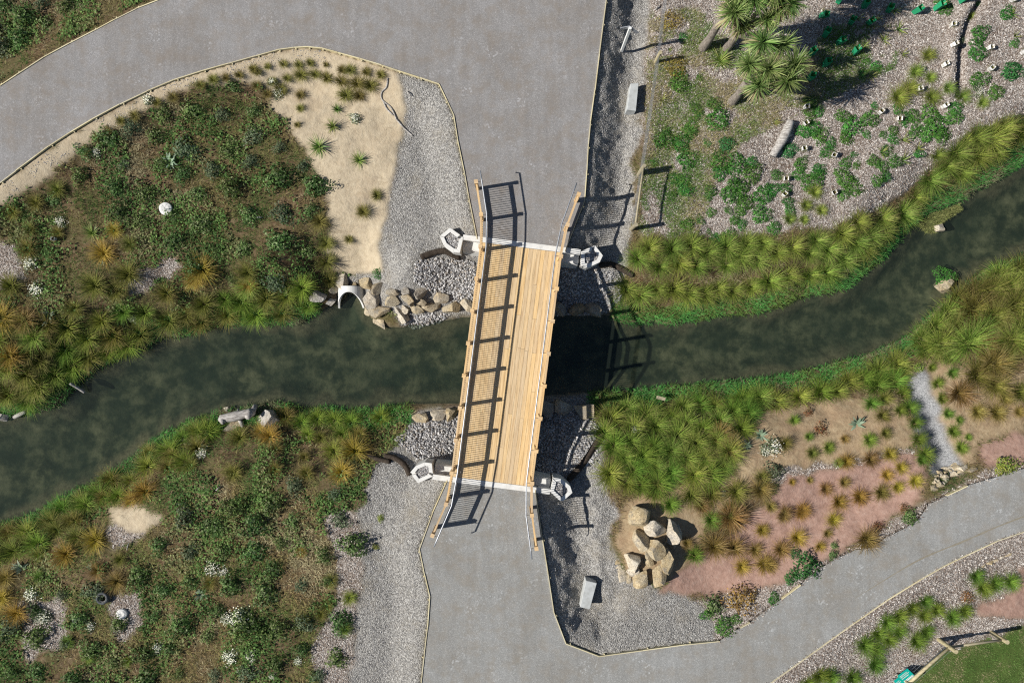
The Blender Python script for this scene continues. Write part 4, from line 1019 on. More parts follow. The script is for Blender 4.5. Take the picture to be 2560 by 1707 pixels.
def petals(seed, n=110):
    r = np.random.default_rng(seed); q = r.normal(0, 0.42, (n, 2)); z = 0.5 * np.sqrt(np.clip(1 - (q ** 2).sum(1), 0.05, 1)) + 0.12
    s_ = r.uniform(0.035, 0.06, n); th = r.uniform(0, 1.5, n); V = []
    for k_ in range(6):
        a_ = th + k_ * np.pi / 3; V.append(np.stack([q[:, 0] + s_ * np.cos(a_), q[:, 1] + s_ * np.sin(a_), z + r.normal(0, 0.01, n)], -1))
    V = np.stack(V, 1).reshape(-1, 3); F = np.arange(6 * n).reshape(n, 6)
    return mesh('flower_heads', V, F, M['petal'], pick([(0.78, 0.78, 0.70), (0.70, 0.70, 0.60), (0.74, 0.72, 0.50)], n, r, 0.85, 1.05).repeat(6, 0))
PM = [petals(500 + i) for i in range(3)]
def strappy(seed, n, cs0, cs1, width, rise, bend, name, mt='sword_leaf', segs=4):
    r = np.random.default_rng(seed); az = np.linspace(0, 2 * np.pi, n, endpoint=False) * 2.4 + r.normal(0, 0.25, n)
    V, F, C = blades(np.c_[0.05 * np.cos(az), 0.05 * np.sin(az), np.zeros(n)], az, r.uniform(0.8, 1.3, n), np.radians(r.uniform(*rise, n)), np.radians(r.uniform(*bend, n)), width * r.uniform(0.75, 1.25, n), pick(cs0, n, r), pick(cs1, n, r), segs, 2.2)
    return mesh(name, V, F, M[mt], C)
FM = [strappy(520 + i, 13, [(0.10, 0.16, 0.03)], [(0.22, 0.26, 0.07), (0.33, 0.30, 0.10), (0.15, 0.2, 0.05)], 0.09, (45, 82), (10, 70), 'flax') for i in range(4)]
KM = [strappy(540 + i, 70, [(0.12, 0.22, 0.04), (0.18, 0.27, 0.06)], [(0.12, 0.20, 0.05), (0.24, 0.24, 0.09)], 0.06, (15, 85), (0, 40), 'spiky') for i in range(3)]
MUL = [strappy(550 + i, 16, [(0.20, 0.27, 0.18)], [(0.28, 0.34, 0.25), (0.22, 0.29, 0.20)], 0.34, (20, 55), (5, 50), 'mullein', 'leaf') for i in range(3)]

LAND = [((1580, 240), 'near the grey block'), ((1600, 500), 'near the rail fence'), ((1640, 150), 'near the wire fence'), ((1780, 110), 'by the cabbage trunks'), ((1840, 260), 'by the pale cabbage trunk'), ((1945, 350), 'beside the fallen log'), ((2100, 100), 'among green sleeves'), ((2200, 250), 'near carton guards'), ((2390, 150), 'by the dug ridge'), ((2520, 180), 'past the dug ridge'), ((2330, 560), 'near the weed mat'), ((2000, 480), 'below the fallen log'), ((1480, 680), 'by the striped planter'), ((2340, 700), 'facing the islet rock'), ((1690, 990), 'by the wooden board'), ((1500, 1090), 'by the shadowed coir log'), ((1620, 1350), 'by the boulder pile'), ((2140, 1060), 'by the lone mullein'), ((2310, 1060), 'by the chip strip'), ((2370, 1180), 'by the dry stone wall'), ((1900, 1270), 'mid red bed'), ((2160, 1340), 'by the spiky tussock'), ((2010, 1420), 'by the dark path shrub'), ((2250, 1670), 'near the teal sign'), ((2350, 1590), 'near the pole fence'), ((2500, 1400), 'by the white stones'), ((1930, 1000), 'above the clay bed'), ((418, 524), 'near the white lid'), ((262, 1490), 'near the tyre'), ((830, 750), 'near the culvert'), ((610, 1030), 'by the driftwood stump'), ((220, 970), 'by the driftwood stick'), ((40, 1040), 'by the small driftwood'), ((330, 1310), 'by the bare sand patch'), ((540, 1420), 'near white daisies'), ((600, 1540), 'by the big daisy clump'), ((930, 1150), 'by the paired coir logs'), ((880, 1500), 'by the gravel verge'), ((760, 180), 'under the curved edging'), ((880, 250), 'by the twisted root'), ((420, 400), 'by the mullein rosette'), ((150, 560), 'by the meadow mulch'), ((800, 380), 'by spiky rosettes'), ((60, 60), 'outside the road'), ((300, 700), 'on the brown meadow'), ((600, 650), 'amid the upper meadow'), ((520, 800), 'above the upper bank'), ((100, 1350), 'on the lower bank'), ((2450, 780), 'above the pale clay'), ((2540, 690), 'high on the slope'), ((2270, 800), 'at the chip strip head'), ((1560, 620), 'below the fence post'), ((1720, 640), 'mid row'), ((1880, 610), 'under the last mounds'), ((2150, 480), 'by the weed mat root'), ((2480, 350), 'at the row end'), ((1800, 950), 'mid sedge bank'), ((1600, 1180), 'above the boulders'), ((1420, 1000), 'by the shaded boulders'), ((120, 850), 'by golden tussocks'), ((330, 860), 'above the weed fringe'), ((700, 720), 'by the grey boulder'), ((400, 1130), 'along the meadow edge'), ((180, 1230), 'above the shallow silt')]
def which(label, px, py, r):
    d_, ph = min(((px - q[0]) ** 2 + (py - q[1]) ** 2, w) for q, w in LAND)
    size = 'tiny' if r < 13 else 'small' if r < 22 else 'medium' if r < 34 else 'large' if r < 48 else 'very large'
    return ' '.join((size + ' ' + label + ' ' + ph).split()[:16])
def plant(name, me, px, py, r, label, cat, group, zs=1.0, sink=0.0, rpx=True, lift=0.0):
    g = G(px, py); k_ = S * (H - g.z) / H * (1 if rpx else 0) or 1.0
    o = link(name, me, None, (g.x, g.y, g.z - sink + lift)); s_ = r * k_
    o.scale = (s_ * random.uniform(0.92, 1.08), s_ * random.uniform(0.92, 1.08), s_ * zs)
    o.rotation_euler = (random.uniform(-0.08, 0.08), random.uniform(-0.08, 0.08), random.uniform(0, 6.28))
    return tag(o, which(label, px, py, r) if group and rpx else label, cat, group)
def tus(lst, kind, label, group, f_=1.0, name='tussock_grass'):
    kinds = [kind] if isinstance(kind, str) else kind
    for c, r, items in lst:
        for it in items:
            k_ = it[3] if len(it) > 3 else random.choice(kinds)
            p = T(c, r, it[0], it[1]); plant(name, random.choice(TM[k_]), p[0], p[1], it[2] / TS * 1.25 * f_, label, 'tussock', group)

# ------------------------------------------------------------------ tussocks read off the photograph, bed by bed
tus([(1, 0, [(10, 670, 45), (110, 620, 40), (255, 595, 45), (395, 600, 45), (500, 585, 45), (645, 600, 32), (790, 650, 50), (870, 650, 58), (1015, 670, 55), (1150, 695, 55), (285, 725, 48), (415, 695, 70), (545, 690, 55), (655, 725, 60), (785, 755, 65), (930, 775, 85), (1050, 795, 80), (830, 880, 82), (950, 885, 60), (230, 830, 65), (15, 790, 50), (110, 870, 55), (410, 880, 48), (150, 760, 50), (410, 1000, 45), (380, 1150, 35)]),
     (0, 0, [(2330, 640, 48), (2200, 695, 45), (2080, 720, 45), (1960, 740, 55), (1850, 790, 50), (1600, 900, 55), (1450, 950, 50), (1240, 1070, 60), (1120, 1115, 50), (990, 1215, 50), (885, 1270, 45), (790, 1390, 60)]),
     (1, 1, [(1110, 230, 58), (985, 380, 70), (855, 630, 52), (650, 670, 80), (650, 840, 100), (590, 470, 90), (680, 1010, 75)])],
    'small', 'olive tussock planted in pale sand', 'small tussocks on the sand bank')
tus([(2, 2, [(1310, 1370, 110), (1640, 1400, 120), (1830, 1390, 110), (2050, 1370, 120), (2270, 1350, 110), (1900, 850, 110), (2000, 960, 110), (1730, 1500, 90), (1990, 1530, 80), (1450, 1490, 85, 'green'), (2290, 1250, 80)]),
     (2, 3, [(1820, 60, 85, 'green'), (2000, 40, 140), (1850, 310, 120), (2030, 320, 110), (1670, 390, 80, 'green'), (1600, 280, 60)])],
    ['brown', 'olive'], 'shaggy brown tussock on bare clay', 'brown tussocks by the boulder pile')
tus([(3, 2, [(520, 1350, 65), (690, 1290, 60), (710, 1095, 75), (640, 1110, 45, 'green'), (930, 1080, 78), (1110, 1030, 72), (1210, 1150, 66), (1080, 1220, 65), (1180, 1330, 66), (1340, 1275, 70), (1030, 1380, 82), (830, 1420, 82), (640, 1470, 82), (310, 1540, 75), (150, 1560, 70), (380, 1270, 35), (215, 1285, 35), (20, 1510, 60)]),
     (2, 3, [(2220, 340, 78), (2290, 160, 70), (2100, 490, 80), (2310, 470, 90)]),
     (3, 3, [(110, 340, 90), (260, 230, 90), (590, 70, 75), (130, 30, 70), (290, 10, 60), (540, 190, 50), (470, 310, 60), (20, 480, 70)])],
    ['brown', 'gold'], 'golden brown tussock on red soil', 'tussocks on the red soil bed')
tus([(3, 2, [(545, 970, 60), (400, 1020, 60), (370, 870, 45), (920, 900, 70), (1070, 835, 60), (1040, 680, 75), (940, 570, 80), (230, 720, 60), (150, 930, 70), (1060, 530, 80), (700, 890, 45, 'brown')])],
    ['olive', 'green'], 'green tussock on tan clay', 'tussocks on the tan clay bed')
tus([(3, 2, [(1230, 480, 70), (1290, 610, 80), (1340, 740, 72), (1370, 890, 78), (1430, 1030, 84), (1200, 635, 60), (1400, 1085, 60)])],
    'green', 'green tussock in the row edging the chips', 'tussock row by the stone chip strip')
tus([(3, 2, [(1495, 240, 48), (1680, 290, 60), (1550, 385, 60), (1590, 520, 55), (1640, 660, 55), (1750, 720, 40), (1690, 820, 65), (1830, 875, 35), (1760, 970, 65)])],
    'green', 'round green tussock on pale clay', 'small tussocks on pale clay')
tus([(3, 2, [(1740, 470, 130), (1900, 310, 150), (2050, 210, 150), (2070, 400, 130), (2140, 160, 130), (1910, 640, 85), (2080, 650, 95), (2290, 640, 60), (2290, 470, 110), (2160, 520, 75), (1660, 150, 90, 'sedge'), (1740, 40, 100, 'sedge'), (1430, 90, 115, 'sedge'), (2000, 50, 100), (2150, 20, 100), (2330, 50, 80)])],
    ['olive', 'brown'], 'olive brown tussock on the clay slope', 'big tussocks on the clay slope')
tus([(3, 3, [(1430, 810, 72), (1310, 870, 72), (1190, 950, 78), (1080, 1000, 82), (1540, 890, 66), (1420, 940, 70), (1680, 960, 75), (1790, 900, 75), (1000, 1110, 78), (1100, 1160, 74), (1190, 1090, 70), (1440, 1090, 74), (1350, 1175, 90), (870, 1210, 98), (980, 1260, 85), (970, 1390, 88), (1890, 580, 78), (1960, 690, 78), (2070, 650, 74), (2210, 630, 82), (460, 1490, 88), (560, 1500, 92), (760, 1510, 88), (350, 1560, 72)])],
    'green', 'fresh green tussock in the lawn side mulch', 'tussocks in the mulch strip', 1.05)
tus([(0, 1, [(340, 300, 80), (540, 180, 80), (130, 380, 80), (290, 540, 70), (540, 570, 60), (280, 720, 100), (1060, 550, 80, 'gold'), (960, 760, 110, 'gold'), (1200, 680, 80), (1190, 960, 140), (1860, 910, 130, 'gold'), (2280, 940, 110), (880, 1060, 130), (110, 1060, 120), (1080, 1100, 110), (700, 1270, 100), (40, 1360, 150, 'gold'), (250, 1370, 110, 'brown'), (1540, 1130, 110), (2290, 1040, 80, 'gold'), (1800, 1000, 100, 'gold')]),
     (0, 2, [(110, 130, 130, 'gold'), (370, 180, 90), (100, 480, 110), (320, 420, 130)])],
    'olive', 'shaggy tussock in the meadow above the stream', 'tussocks in the upper meadow')
tus([(0, 2, [(1690, 880, 80, 'green'), (1390, 1020, 90), (1590, 1050, 90), (1340, 1370, 120, 'gold'), (1220, 1440, 90, 'gold'), (980, 1430, 90), (740, 1450, 80), (2210, 880, 100), (1910, 830, 110, 'green'), (1760, 1130, 70), (2150, 1200, 90)]),
     (0, 3, [(890, 250, 120, 'gold'), (720, 230, 110), (620, 380, 120, 'gold'), (540, 160, 100), (370, 390, 80), (900, 530, 90, 'brown'), (1080, 630, 100, 'brown'), (160, 920, 110, 'gold'), (60, 600, 110, 'brown'), (30, 780, 100, 'gold'), (1110, 430, 70), (640, 90, 80), (250, 290, 100), (100, 200, 90), (820, 1310, 60, 'green'), (640, 1180, 60, 'green'), (1940, 640, 70), (1180, 1360, 50, 'green'), (370, 590, 60, 'green')]),
     (1, 2, [(280, 690, 100), (420, 740, 85, 'green'), (570, 700, 85, 'green'), (730, 720, 90, 'green'), (880, 740, 90, 'green'), (1150, 700, 100, 'green'), (480, 850, 80, 'green'), (600, 880, 80), (720, 1000, 120, 'sedge'), (910, 1000, 140, 'gold'), (790, 1190, 110, 'gold'), (130, 870, 100, 'gold'), (50, 830, 80, 'gold'), (450, 1060, 60), (470, 1200, 80), (180, 1170, 80), (190, 980, 70), (800, 850, 85, 'green'), (960, 850, 85)]),
     (1, 3, [(690, 620, 70), (860, 780, 70, 'sedge'), (820, 1060, 70, 'sedge'), (660, 850, 60), (420, 360, 50, 'gold'), (600, 930, 60), (450, 970, 50)])],
    'olive', 'shaggy tussock in the meadow below the stream', 'tussocks in the lower meadow')
tus([(3, 0, [(1460, 520, 70), (1340, 670, 70), (1490, 900, 80), (1480, 720, 60), (1180, 900, 100), (1280, 830, 90), (1640, 820, 70), (1960, 950, 60), (1770, 900, 80), (1540, 1430, 80), (1800, 1300, 70), (1850, 160, 45)]),
     (3, 1, [(420, 200, 70), (340, 320, 60), (480, 370, 60), (190, 450, 60), (320, 450, 50)])],
    'sedge', 'yellow green tussock in pale mulch', 'tussocks in the mulch bed')

# sedges massed along the banks: clumps fill each bank's band
def poisson(dpoly, dmin, tries=4000, seed=1):
    r = random.Random(seed); px = D(dpoly); xs_ = [p[0] for p in px]; ys_ = [p[1] for p in px]; out = []
    for _ in range(tries):
        x, y = r.uniform(min(xs_), max(xs_)), r.uniform(min(ys_), max(ys_))
        if not bool(inside(np.array([x]), np.array([y]), px)[0]): continue
        if all((x - a_) ** 2 + (y - b_) ** 2 > dmin * dmin for a_, b_ in out): out.append((x, y))
    return out
bands = [([(1455, 568), (1600, 556), (1800, 562), (1900, 545), (1965, 508), (2045, 478), (2040, 520), (1960, 560), (1870, 592), (1700, 608), (1560, 612), (1470, 615)], 31, (30, 38), ['sedge'], 'yellow green sedge clump massed on the fenced bank', 'sedges on the fenced bank'),
         ([(1430, 662), (1560, 660), (1700, 648), (1860, 625), (1950, 585), (2020, 530), (2060, 470), (2130, 400), (2210, 335), (2280, 285), (2370, 262), (2370, 312), (2290, 348), (2210, 398), (2120, 440), (2055, 505), (2015, 555), (1945, 610), (1860, 640), (1700, 668), (1560, 685), (1440, 680)], 31, (30, 40), ['sedge'], 'yellow green sedge clump in the water side row', 'sedges on the fenced bank'),
         ([(1385, 945), (1440, 935), (1600, 922), (1800, 900), (1950, 868), (2045, 832), (2075, 850), (2060, 895), (1900, 900), (1750, 930), (1700, 1000), (1690, 1080), (1560, 1095), (1470, 1120), (1395, 1110), (1400, 1030), (1380, 980)], 33, (29, 40), ['sedge', 'sedge', 'green'], 'green sedge clump on the clay side bank', 'sedges on the clay side bank'),
         ([(2110, 775), (2180, 700), (2260, 645), (2370, 605), (2370, 800), (2280, 770), (2200, 800), (2130, 815)], 37, (38, 52), ['sedge', 'sedge', 'olive'], 'arching sedge clump on the far bank', 'sedges opposite the islet'),
         ([(-20, 1235), (100, 1182), (220, 1122), (330, 1062), (430, 992), (500, 962), (520, 1000), (440, 1060), (330, 1100), (250, 1160), (100, 1250), (-20, 1290)], 36, (24, 36), ['olive', 'green', 'sedge'], 'green sedge clump on the meadow bank below water', 'sedges on the lower meadow bank'),
         ([(-20, 730), (150, 750), (300, 712), (420, 700), (560, 660), (700, 650), (735, 682), (695, 720), (600, 722), (440, 742), (330, 782), (230, 822), (165, 872), (100, 920), (-20, 930)], 36, (26, 38), ['olive', 'green', 'sedge'], 'olive sedge clump on the meadow bank above water', 'sedges on the upper meadow bank')]
for bi, (poly, dm, (r0, r1), kinds, lab, grp) in enumerate(bands):
    for x, y in poisson(poly, dm * 1.0884, seed=bi):
        plant('sedge_clump', random.choice(TM[random.choice(kinds)]), x, y, random.uniform(r0, r1) * 1.22, lab, 'sedge', grp, 1.05)

# ------------------------------------------------------------------ ground cover, shrubs, flax, daisies
cover = {(3, 0): [(910, 570, 32), (980, 970, 35), (940, 1090, 80), (1185, 1000, 45), (690, 1060, 65), (780, 1170, 90), (720, 1270, 60), (420, 1180, 70), (330, 1200, 60), (480, 1250, 70), (580, 1320, 50), (540, 1400, 55), (710, 1500, 55), (820, 1520, 38), (790, 1420, 28), (1150, 1200, 45), (1150, 1280, 50), (1060, 1240, 35), (910, 1240, 35), (1170, 1480, 60), (1050, 1520, 55), (970, 1480, 50), (1090, 1380, 50), (1380, 1400, 50), (1350, 1080, 60), (1480, 1050, 80), (1520, 1180, 110), (1600, 1240, 70), (1700, 1080, 70), (1720, 1000, 60), (1260, 1090, 60), (1350, 1210, 55), (310, 1510, 60), (470, 1560, 50), (400, 930, 55), (470, 1020, 50), (380, 1040, 60), (1950, 310, 70), (1920, 470, 80), (2200, 120, 60), (2260, 400, 42), (1940, 740, 70), (2090, 850, 65), (1640, 90, 55), (1600, 20, 60), (1930, 40, 35), (990, 620, 50), (870, 690, 45)],
         (2, 0): [(1795, 1320, 40), (1650, 1170, 60), (1630, 1230, 60), (1690, 1000, 50), (1715, 1060, 40), (1560, 1310, 80), (1400, 1290, 90), (1620, 1470, 80), (1890, 1100, 90), (1870, 950, 60), (1300, 1490, 40), (2060, 1510, 90), (1920, 1480, 90), (2200, 1490, 50), (1725, 715, 35), (1570, 350, 40), (1540, 760, 90)],
         (2, 1): [(1820, 200, 60), (2020, 200, 90), (2130, 310, 75), (2090, 170, 80), (2210, 30, 80), (1920, 20, 70), (1590, 170, 70), (1580, 90, 60), (1610, 500, 60), (1500, 80, 55), (2300, 220, 80), (2290, 400, 80), (2110, 490, 45), (2050, 440, 50), (1830, 380, 40), (1990, 360, 35), (1720, 450, 40), (1805, 555, 22), (2000, 610, 70), (1890, 640, 70), (1670, 620, 60), (1470, 230, 45)],
         (3, 1): [(80, 50, 50), (280, 30, 55), (400, 120, 80), (470, 40, 60), (700, 70, 80), (790, 150, 75), (1000, 90, 60), (1080, 50, 50), (690, 230, 45), (30, 180, 60), (160, 170, 55), (190, 290, 45), (210, 380, 50), (60, 540, 60)]}
for (c, r), items in cover.items():
    for x, y, rr in items:
        p = T(c, r, x, y); plant('ground_cover_mound', random.choice(DM['cover']), p[0], p[1], rr / TS * 1.25, 'low bright green ground cover mound on mulch', 'ground cover', 'ground cover mounds on the mulch')
def shrub(c, r, x, y, rr, kind, lab, zs=1.0, grp=None, name='shrub', cat='shrub'):
    p = T(c, r, x, y); return plant(name, random.choice(DM[kind]), p[0], p[1], rr / TS, lab, cat, grp, zs)
shrub(2, 3, 1850, 870, 105, 'bush', 'leafy mid green shrub on the gravel edge left of the golden shrub')
shrub(2, 3, 2110, 800, 165, 'gold', 'wide golden olive shrub spreading beside the path')
shrub(2, 3, 1960, 1060, 100, 'cover', 'bright green low shrub at the path edge under the golden shrub')
shrub(2, 3, 1790, 955, 65, 'cover', 'small bright green shrub at the mulch and gravel corner')
shrub(2, 3, 2065, 985, 60, 'cover', 'little green shrub tucked between golden shrub and path')
shrub(3, 3, 350, 500, 140, 'cover_dark', 'dense dark green shrub at the path edge by the red soil', 1.2)
shrub(3, 3, 215, 610, 70, 'cover_dark', 'small dark green shrub against the denser dark one')
shrub(3, 3, 250, 380, 60, 'cover_dark', 'dark green bush behind the dense path edge shrub')
shrub(3, 3, 60, 800, 60, 'cover', 'low green shrub by the short edging pieces')
shrub(3, 3, 1010, 130, 60, 'rust', 'rust red shrub beside the dark spiky tussock on the path verge')
shrub(3, 3, 1300, 40, 80, 'bush', 'green bush at the path edge near the rust red shrub')
shrub(3, 3, 590, 390, 50, 'bush', 'small upright green bush in the path side mulch')
shrub(3, 3, 610, 310, 45, 'bush', 'small bush above another on the path side mulch')
shrub(3, 3, 1830, 775, 65, 'rust', 'rust brown bush in the mulch strip')
shrub(3, 2, 480, 810, 80, 'rust', 'brown seeded bush on the tan clay bed')
shrub(3, 2, 370, 660, 55, 'rust', 'brown bush below the sedges on the clay bed')
shrub(3, 2, 2200, 1130, 105, 'lime', 'yellow green bush on the path verge by the pale red patch')
shrub(3, 2, 2130, 1170, 60, 'lime', 'small lime bush beside the larger yellow green bush')
shrub(3, 2, 1390, 240, 60, 'lime', 'lime green bush at the head of the stone chip strip')
shrub(3, 2, 60, 1180, 90, 'grey', 'grey green bush at the left end of the white mulch line')
shrub(3, 2, 1250, 1530, 60, 'rust', 'reddish bush by the path near the wall stones')
shrub(3, 0, 2240, 660, 105, 'cover_dark', 'big dark green mounded shrub on the mulch', 1.1)
shrub(3, 0, 200, 1380, 80, 'cover_dark', 'dark green shrub beside the fallen log')
shrub(2, 0, 1970, 1330, 85, 'cover_dark', 'grey green dense shrub on the mulch near the cabbage trees')
shrub(3, 0, 1760, 360, 55, 'grey', 'grey green bush on the dug ridge in the mulch')
shrub(3, 0, 1520, 1225, 25, 'lime', 'tiny yellow bush among ground cover mounds')
shrub(1, 1, 1125, 940, 65, 'cover', 'bright green weed patch on the gravel above the rock wall')
shrub(1, 3, 1145, 55, 38, 'lime', 'lone bright green seedling on the gravel verge', grp='seedlings on the gravel')
shrub(1, 3, 1100, 315, 36, 'lime', 'lone bright green seedling on the gravel verge', grp='seedlings on the gravel')
shrub(3, 1, 1570, 990, 105, 'cover', 'green weed cushion on top of the midstream rock', 0.8).location.z = WZ + 0.03
shrub(3, 1, 1660, 985, 45, 'bush', 'small dark weed tuft on the midstream islet', 0.7).location.z = WZ + 0.02
shrub(2, 0, 1500, 620, 120, 'gold', 'yellowish brown bush in the grass by the wire fence', 0.7)
shrub(2, 0, 1470, 200, 110, 'gold', 'dry olive bush behind the wire fence near the white post', 0.6)
p = T(3, 3, 890, 240); plant('spiky_tussock', TM['brown'][0], p[0], p[1], 150 / TS, 'wide dark brown spiky tussock overhanging the gravel path', 'tussock', None)
for (c, r, x, y, rr) in [(3, 0, 1150, 110, 80), (3, 0, 1190, 280, 100), (3, 0, 1060, 380, 80), (3, 0, 1230, 500, 80), (3, 0, 2230, 140, 80), (3, 0, 2260, 340, 70), (3, 0, 940, 700, 80), (3, 0, 1040, 1400, 80), (3, 0, 1230, 1290, 90), (3, 0, 1370, 1370, 80), (3, 0, 1230, 1480, 90), (3, 0, 870, 440, 80), (3, 0, 820, 180, 70), (3, 0, 990, 180, 70), (3, 0, 580, 560, 65), (3, 0, 420, 660, 60), (3, 0, 510, 110, 50), (2, 0, 1380, 920, 70), (2, 0, 1440, 470, 50), (3, 0, 50, 1130, 80)]:
    p = T(c, r, x, y); plant('flax_plant', random.choice(FM), p[0], p[1], rr / TS * 0.95, 'young flax with strappy leaves in mulch', 'flax', 'young flax in the mulch bed')
for (c, r, x, y, rr) in [(1, 0, 745, 1010, 65), (1, 0, 705, 1165, 85), (1, 0, 580, 1350, 105), (1, 0, 945, 1475, 85)]:
    p = T(c, r, x, y); plant('spiky_plant', random.choice(KM), p[0], p[1], rr / TS, 'spiky green rosette on bare sand', 'spiky plant', 'spiky rosettes on the sand')
p = T(0, 1, 850, 575); plant('spiky_plant', KM[0], p[0], p[1], 85 / TS, 'spiky rosette with dry leaves in the brown upper meadow', 'spiky plant', None)
for (c, r, x, y, rr, where) in [(0, 3, 1960, 510, 85, 0), (0, 3, 2060, 540, 60, 0), (0, 3, 2200, 960, 110, 0), (0, 3, 2090, 970, 70, 0), (0, 3, 2130, 1310, 85, 0), (0, 3, 2310, 1320, 60, 0), (0, 3, 840, 1040, 55, 0), (0, 3, 410, 960, 75, 0), (0, 3, 300, 750, 75, 0), (0, 3, 1460, 1240, 60, 0), (1, 3, 390, 1360, 45, 0), (1, 3, 150, 1500, 40, 0),
                                (0, 1, 560, 470, 60, 1), (0, 1, 290, 850, 80, 1), (0, 1, 350, 1090, 85, 1), (0, 1, 1230, 1350, 45, 1), (0, 0, 1360, 920, 60, 1), (0, 0, 890, 1400, 55, 1), (1, 0, 910, 1090, 60, 1), (1, 0, 210, 860, 60, 1), (1, 0, 150, 750, 45, 1),
                                (3, 2, 50, 960, 95, 2), (2, 2, 1750, 1250, 55, 2), (2, 2, 2320, 1000, 60, 2), (2, 2, 1930, 1390, 45, 2), (3, 0, 1940, 850, 60, 2), (2, 2, 1130, 820, 60, 2), (0, 2, 1860, 1030, 70, 0)]:
    p = T(c, r, x, y); lab, grp = [('white daisy clump in the lower meadow', 'daisies in the lower meadow'), ('white daisy clump around the upper meadow', 'daisies of the upper meadow'), ('white daisy clump in the far beds', 'daisies on the far beds')][where]
    g = G(*p); k_ = S * (H - g.z) / H * rr / TS
    root = empty('daisy_clump', g); tag(root, which(lab, p[0], p[1], rr / TS), 'daisies', grp); root.rotation_euler = (0, 0, random.uniform(0, 6.28)); root.scale = (k_, k_, k_ * 0.9)
    link('foliage', random.choice(DM['grey']), root); tag(link('flower_heads', random.choice(PM), root), kind='stuff')
for (c, r, x, y, rr, lab) in [(0, 0, 1560, 1490, 85, 'pale grey green mullein rosette amid dark weeds near the sand'), (0, 3, 1850, 750, 60, 'pale mullein rosette near the white daisies'), (0, 1, 450, 1340, 75, 'grey green lobed rosette among golden tussocks at the meadow bank'), (0, 3, 200, 510, 70, 'lobed rosette plant beside the lower bank tussocks'),
                              (3, 2, 815, 760, 75, 'blue green mullein rosette alone on tan clay'), (2, 2, 2280, 860, 60, 'blue green mullein rosette at the sedge edge'), (2, 2, 2150, 950, 50, 'small mullein below another at the sedge edge'), (0, 1, 940, 850, 35, 'small pale mullein on the mulch patch in the meadow'), (0, 3, 830, 500, 35, 'little pale rosette near the tyre')]:
    p = T(c, r, x, y); plant('mullein_plant', random.choice(MUL), p[0], p[1], rr / TS, lab, 'mullein', None)
# leafy weeds standing out of the meadows
for dpoly, dm, lab, grp, seed in [([(210, 330), (330, 270), (480, 200), (580, 200), (640, 290), (720, 380), (740, 450), (740, 600), (640, 650), (480, 640), (380, 560), (200, 480), (60, 470)], 60, 'leafy weed bush in the upper meadow', 'leafy weeds of the upper meadow', 31),
                                  ([(400, 1180), (640, 1100), (800, 1130), (820, 1250), (780, 1400), (810, 1560), (300, 1565), (20, 1560), (20, 1440), (250, 1300)], 62, 'leafy weed bush in the lower meadow', 'leafy weeds of the lower meadow', 32),
                                  ([(0, 0), (200, 0), (120, 60), (0, 130)], 45, 'leafy weed clump in the dry corner', 'leafy weeds of the road corner', 33)]:
    for x, y in poisson(dpoly, dm, 1500, seed):
        plant('weed_bush', random.choice(DM[random.choice(['bush', 'bush', 'bush', 'grey'])]), x, y, random.uniform(15, 38), lab, 'weed bush', grp, random.uniform(0.8, 1.5))

# ------------------------------------------------------------------ cabbage trees
def head_mesh(seed, n, dead):
    r = np.random.default_rng(seed); az = r.uniform(0, 2 * np.pi, n)
    if dead:
        V, F, C = blades(np.c_[0.08 * np.cos(az), 0.08 * np.sin(az), -0.12 + 0 * az], az, r.uniform(0.5, 0.85, n), np.radians(r.uniform(-55, 5, n)), np.radians(r.uniform(15, 60, n)), np.full(n, 0.045), pick([(0.34, 0.30, 0.16), (0.28, 0.24, 0.13)], n, r), pick([(0.40, 0.36, 0.22), (0.30, 0.26, 0.15)], n, r), 3, 2.5)
        return mesh('dead_leaf_skirt', V, F, M['leaf'], C)
    V, F, C = blades(np.c_[0.05 * np.cos(az), 0.05 * np.sin(az), r.uniform(-0.1, 0.1, n)], az, r.uniform(0.62, 0.95, n), np.radians(r.uniform(-25, 85, n)), np.radians(r.uniform(5, 45, n)), np.full(n, 0.05) * r.uniform(0.8, 1.2, n), pick([(0.10, 0.17, 0.04), (0.07, 0.13, 0.03)], n, r, 0.5, 1.4), pick([(0.20, 0.28, 0.09), (0.30, 0.35, 0.14), (0.12, 0.20, 0.05)], n, r, 0.5, 1.5), 3, 2.5)
    return mesh('leaf_head', V, F, M['sword_leaf'], C)
HM = [head_mesh(700 + i, 120, False) for i in range(4)]; SM = [head_mesh(720 + i, 70, True) for i in range(3)]
ZT = zoomer(1700, 0, 3.447)
def cabbage(base, trunk_px, trunk_z, heads, label, br=0.14):
    g = G(*base); root = empty('cabbage_tree', g); tag(root, label, 'tree', 'cabbage trees')
    top = Vector(P(*trunk_px, g.z + trunk_z)) - g
    b = B(); b.tube([(0, 0, -0.2), (0, 0, 0.0), top * 0.35 + Vector((0.03, 0, 0)), top * 0.7, top], [br * 1.5, br * 1.3, br, br * 0.95, br * 0.85], 10)
    b.obj('trunk', M['bark'], root, smooth=True)
    for (hx, hy), hz, rr in heads:
        p = Vector(P(*ZT((hx, hy)), g.z + hz + 0.55)) - g
        B().tube([top * 0.97, top.lerp(p, 0.5) + Vector((0, 0, 0.05)), p], [br * 0.7, br * 0.55, br * 0.4], 8).obj('limb', M['bark'], root, smooth=True)
        h_ = link('leaf_head', random.choice(HM), root, p); sc_ = rr / 3.447 * S * 1.02 / 0.80
        h_.scale = (sc_,) * 3; h_.rotation_euler = (random.uniform(-0.25, 0.25), random.uniform(-0.25, 0.25), random.uniform(0, 6.28))
        s_ = link('dead_leaf_skirt', random.choice(SM), h_, (0, 0, -0.05))
